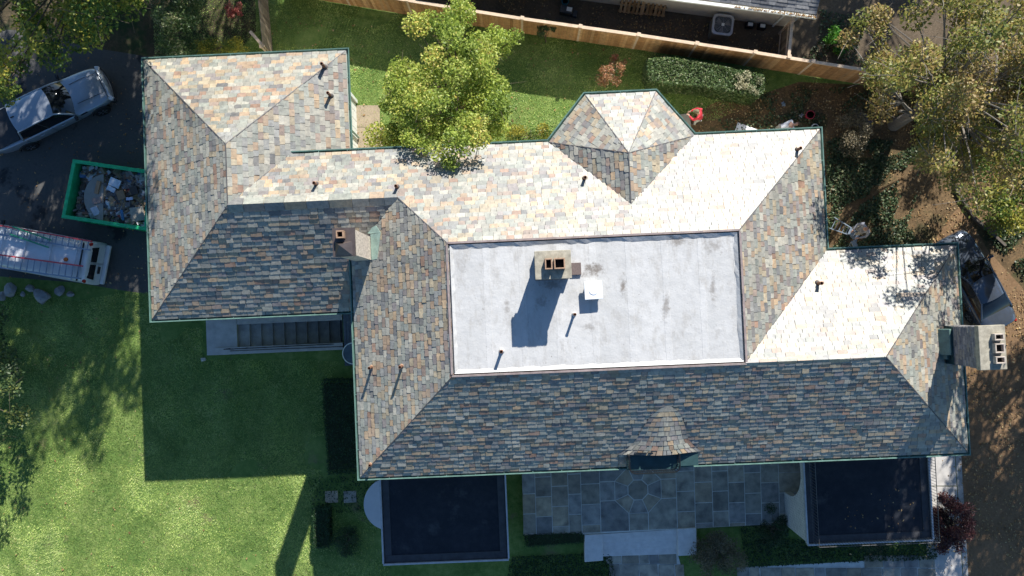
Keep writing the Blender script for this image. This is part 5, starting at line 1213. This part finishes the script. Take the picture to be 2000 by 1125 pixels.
C, R_ = ell_clumps((*P(395,-25)[:2], 12.8), (3.9,3.6,2.8), 46, .6,1.1, 31)
tree('tall_tree', 'tallest tree beyond the top edge whose shade dapples the lawn', tuple(P(395,-25)[:2]), C, R_, 9000, .25, l_yel, trunk_r=.3)
C, R_ = ell_clumps((*P(330,-285)[:2], 9.6), (4.3,4.6,3.4), 60, .6,1.1, 32)
tree('tall_tree', 'tall tree beyond the top edge north of the driveway', tuple(P(330,-285)[:2]), C, R_, 12000, .25, l_yel, trunk_r=.3)
C, R_ = ell_clumps((*P(560,-480)[:2], 9.2), (6.4,5.2,3.4), 76, .6,1.1, 34)
tree('evergreen_tree', 'dark evergreen tree beyond the top edge above the old fence', tuple(P(560,-480)[:2]), C, R_, 17000, .26, l_dark, trunk_r=.3)
C, R_ = ell_clumps((*P(1830,-380)[:2], 8.2), (4.6,4.4,3.4), 50, .6,1.1, 33)
tree('evergreen_tree', 'dark evergreen tree beyond the top edge behind the neighbour house', tuple(P(1830,-380)[:2]), C, R_, 15000, .26, l_dark, trunk_r=.3)
# shrubs at the front
C, R_ = ell_clumps((*P(1836,1012)[:2], 1.0), (1.0,1.45,.85), 40, .25,.42, 25)
tree('maroon_shrub', 'large dark maroon shrub beside the east porch', tuple(P(1846,1022)[:2]), C, R_, 12000, .085, l_mar, 'shrub', .07)
C, R_ = ell_clumps((*P(1397,1074)[:2], .75), (1.35,1.15,.65), 42, .28,.42, 26)
tree('brown_shrub', 'broad brownish shrub beside the white front steps', tuple(P(1397,1074)[:2]), C, R_, 7500, .08, l_brn, 'shrub', .06)
C, R_ = ell_clumps((*P(683,1050)[:2], .62), (.6,.62,.55), 26, .2,.3, 27)
tree('round_topiary', 'round clipped green bush left of the west front room', tuple(P(683,1050)[:2]), C, R_, 3800, .06, l_box, 'shrub', .05)
hedge('boxwood_hedge', 'low boxwood hedge with a sunlit edge left of the stoop', [(612,995),(640,992),(642,1070),(612,1072)], .75, 3400, .07, l_box)
hedge('boxwood_hedge', 'low boxwood hedge along the main west wall', [(628,742),(692,742),(694,925),(640,928)], .8, 5000, .08, l_box)
hedge('boxwood_hedge', 'thin boxwood strip beneath the left edge of the patio', [(1024,1046),(1138,1041),(1140,1060),(1028,1068)], .5, 2600, .06, l_box)
C, R_ = ell_clumps((*P(1502,1022)[:2], .5), (.62,.95,.45), 18, .22,.34, 28)
tree('dark_bush', 'dark round bush at the pier of the arched porch wall', tuple(P(1502,1022)[:2]), C, R_, 3200, .07, l_box, 'shrub', .05)

# ================================================================== ground cover, leaf litter, grass
def scatter(poly, dens, z=.02):
    p = gpoly(poly); a = abs(area2(p))/2; n = int(a*dens*1.0); xs, ys = [q[0] for q in p], [q[1] for q in p]; k = int(n*(max(xs)-min(xs))*(max(ys)-min(ys))/a)
    x, y = rng.uniform(min(xs),max(xs),k), rng.uniform(min(ys),max(ys),k); m = inpoly(x, y, p); return x[m], y[m]
def patchy(x, y, s, seed):
    r = np.random.default_rng(seed); v = np.zeros(len(x))
    for _ in range(7):
        a = r.uniform(0,6.28); f = s*r.uniform(.5,2.2); v += np.sin((x*math.cos(a)+y*math.sin(a))*f+r.uniform(0,6.28))
    return v/7
COVER = [([(1000,1086),(1192,1078),(1205,1140),(980,1160)],520,.10), ([(1450,1062),(1540,1052),(1830,1058),(1828,1092),(1625,1098),(1450,1108)],520,.10), ([(1440,1000),(1540,990),(1540,1062),(1450,1066)],400,.12), ([(600,930),(745,930),(750,1000),(610,1000)],150,.08)]
C = []
for poly, d, z in COVER:
    x, y = scatter(poly, d); C.append(np.column_stack([x, y, rng.uniform(.02, z*1.6, len(x))]))
C = np.concatenate(C); tag(cards('ground_cover', diamond(C, .085, .65), rng.uniform(0,1,len(C)), l_box), 'dark evergreen ground cover along the front path', 'ground cover', kind='stuff')
C = []
for poly, d in (([(1612,270),(1690,270),(1760,280),(1820,300),(1800,340),(1740,330),(1700,380),(1650,400),(1615,470)],420), ([(1680,400),(1760,350),(1790,380),(1770,440),(1800,490),(1620,492),(1640,460)],360), ([(1780,230),(1900,200),(1900,330),(1830,350),(1800,300)],300), ([(1905,430),(2080,440),(2080,560),(2000,540),(1940,480)],350), ([(1400,236),(1520,222),(1620,240),(1620,262),(1420,262)],120), ([(1480,185),(1700,165),(1760,230),(1640,250),(1500,225)],150), ([(1600,20),(1720,40),(1740,135),(1560,118),(1600,80)],160)):
    x, y = scatter(poly, d); m = patchy(x, y, 2.0, 5) > -.22; x, y = x[m], y[m]; C.append(np.column_stack([x, y, rng.uniform(.03,.32,len(x))*(.6+.4*patchy(x,y,3,6))]))
C = np.concatenate(C); C[:,2] = np.maximum(C[:,2],.02); tag(cards('ivy', diamond(C, .12, .75), np.clip(rng.normal(.5,.28,len(C)),0,1), l_ivy), 'ivy spreading over the leafy ground at the right of the house', 'ivy', kind='stuff')
C = []
for poly, d in ((SOIL,55), ([(1880,1140),(1874,890),(1760,860),(1720,640),(1790,520),(1858,420),(1930,490),(2060,640),(2150,1140)],75), ([(1500,180),(1760,170),(1760,250),(1380,260)],40), ([(950,-20),(1500,60),(1540,110),(1000,30)],60), ([(0,60),(190,95),(300,112),(290,566),(0,540)],9), ([(300,0),(520,20),(1500,130),(1490,250),(700,290),(680,110),(300,110)],9), ([(-50,560),(280,570),(280,900),(600,1130),(-50,1130)],3), ([(1820,880),(1880,880),(1884,1125),(1826,1125)],8)):
    x, y = scatter(poly, d*1.5); m = rng.uniform(0,1,len(x)) < .55+1.1*patchy(x,y,2.2,12)+.5*patchy(x,y,7,13); x, y = x[m], y[m]; C.append(np.column_stack([x, y, rng.uniform(.035,.06,len(x))]))
C = np.concatenate(C); V = diamond(C, .082*rng.choice([.6,.8,1,1.5],len(C)), .6, 1.5); V[:,:,2] = np.maximum(V[:,:,2], .03); x, y = scatter([(1590,930),(1800,920),(1805,1040),(1595,1045)], 6); Q = diamond(np.column_stack([x, y, np.full(len(x),3.19)]), .09, .6, 1.5); Q[:,:,2] = np.maximum(Q[:,:,2], 3.175); V = np.concatenate([V, Q]); C = np.concatenate([C, np.zeros((len(Q),3))])
tag(cards('fallen_leaves', V, rng.uniform(0,1,len(C)), m_litter), 'fallen brown and yellow leaves scattered over the ground', 'leaves', kind='stuff')
def grass():
    T_, R_ = [], []
    for poly, d in (([(-60,556),(150,588),(232,572),(300,570),(300,640),(396,640),(396,700),(660,705),(640,760),(626,940),(606,1000),(606,1180),(-60,1180)],640), ([(520,-10),(560,-20),(1140,62),(1500,125),(1500,182),(1400,235),(1330,240),(1290,175),(1140,180),(1060,285),(690,300),(690,205),(676,100),(300,115),(300,-10)],420), ([(600,1000),(760,1000),(760,1180),(600,1180)],300)):
        x, y = scatter(poly, d); m = patchy(x, y, .9, 9) < .44; x, y = x[m], y[m]; n = len(x)
        a = patchy(x, y, 1.6, 3)*5+rng.normal(0,.8,n); le = rng.uniform(.5,1.3,n)*(.072+.018*patchy(x,y,1.3,4)+.015*patchy(x,y,4.5,14)); h = rng.uniform(.02,.075,n); wv = rng.uniform(.008,.02,n)
        b = np.column_stack([x, y, np.zeros(n)]); dx = np.column_stack([-np.sin(a)*wv, np.cos(a)*wv, np.zeros(n)]); tip = b+np.column_stack([np.cos(a)*le, np.sin(a)*le, h])
        T_.append(np.stack([b-dx, b+dx, tip], 1)); R_.append(np.clip(.46+.20*patchy(x,y,2.4,8)+.12*patchy(x,y,6,18)+rng.normal(0,.2,n),0,1))
    V = np.concatenate(T_); return tag(cards('grass', V, np.concatenate(R_), leafmat('grass_blade', [(0,(.075,.155,.04)),(.4,(.275,.39,.095)),(.75,(.47,.56,.18)),(1,(.62,.60,.30))], .3)), 'short green grass growing on the lawns', 'grass', kind='stuff')
grass()
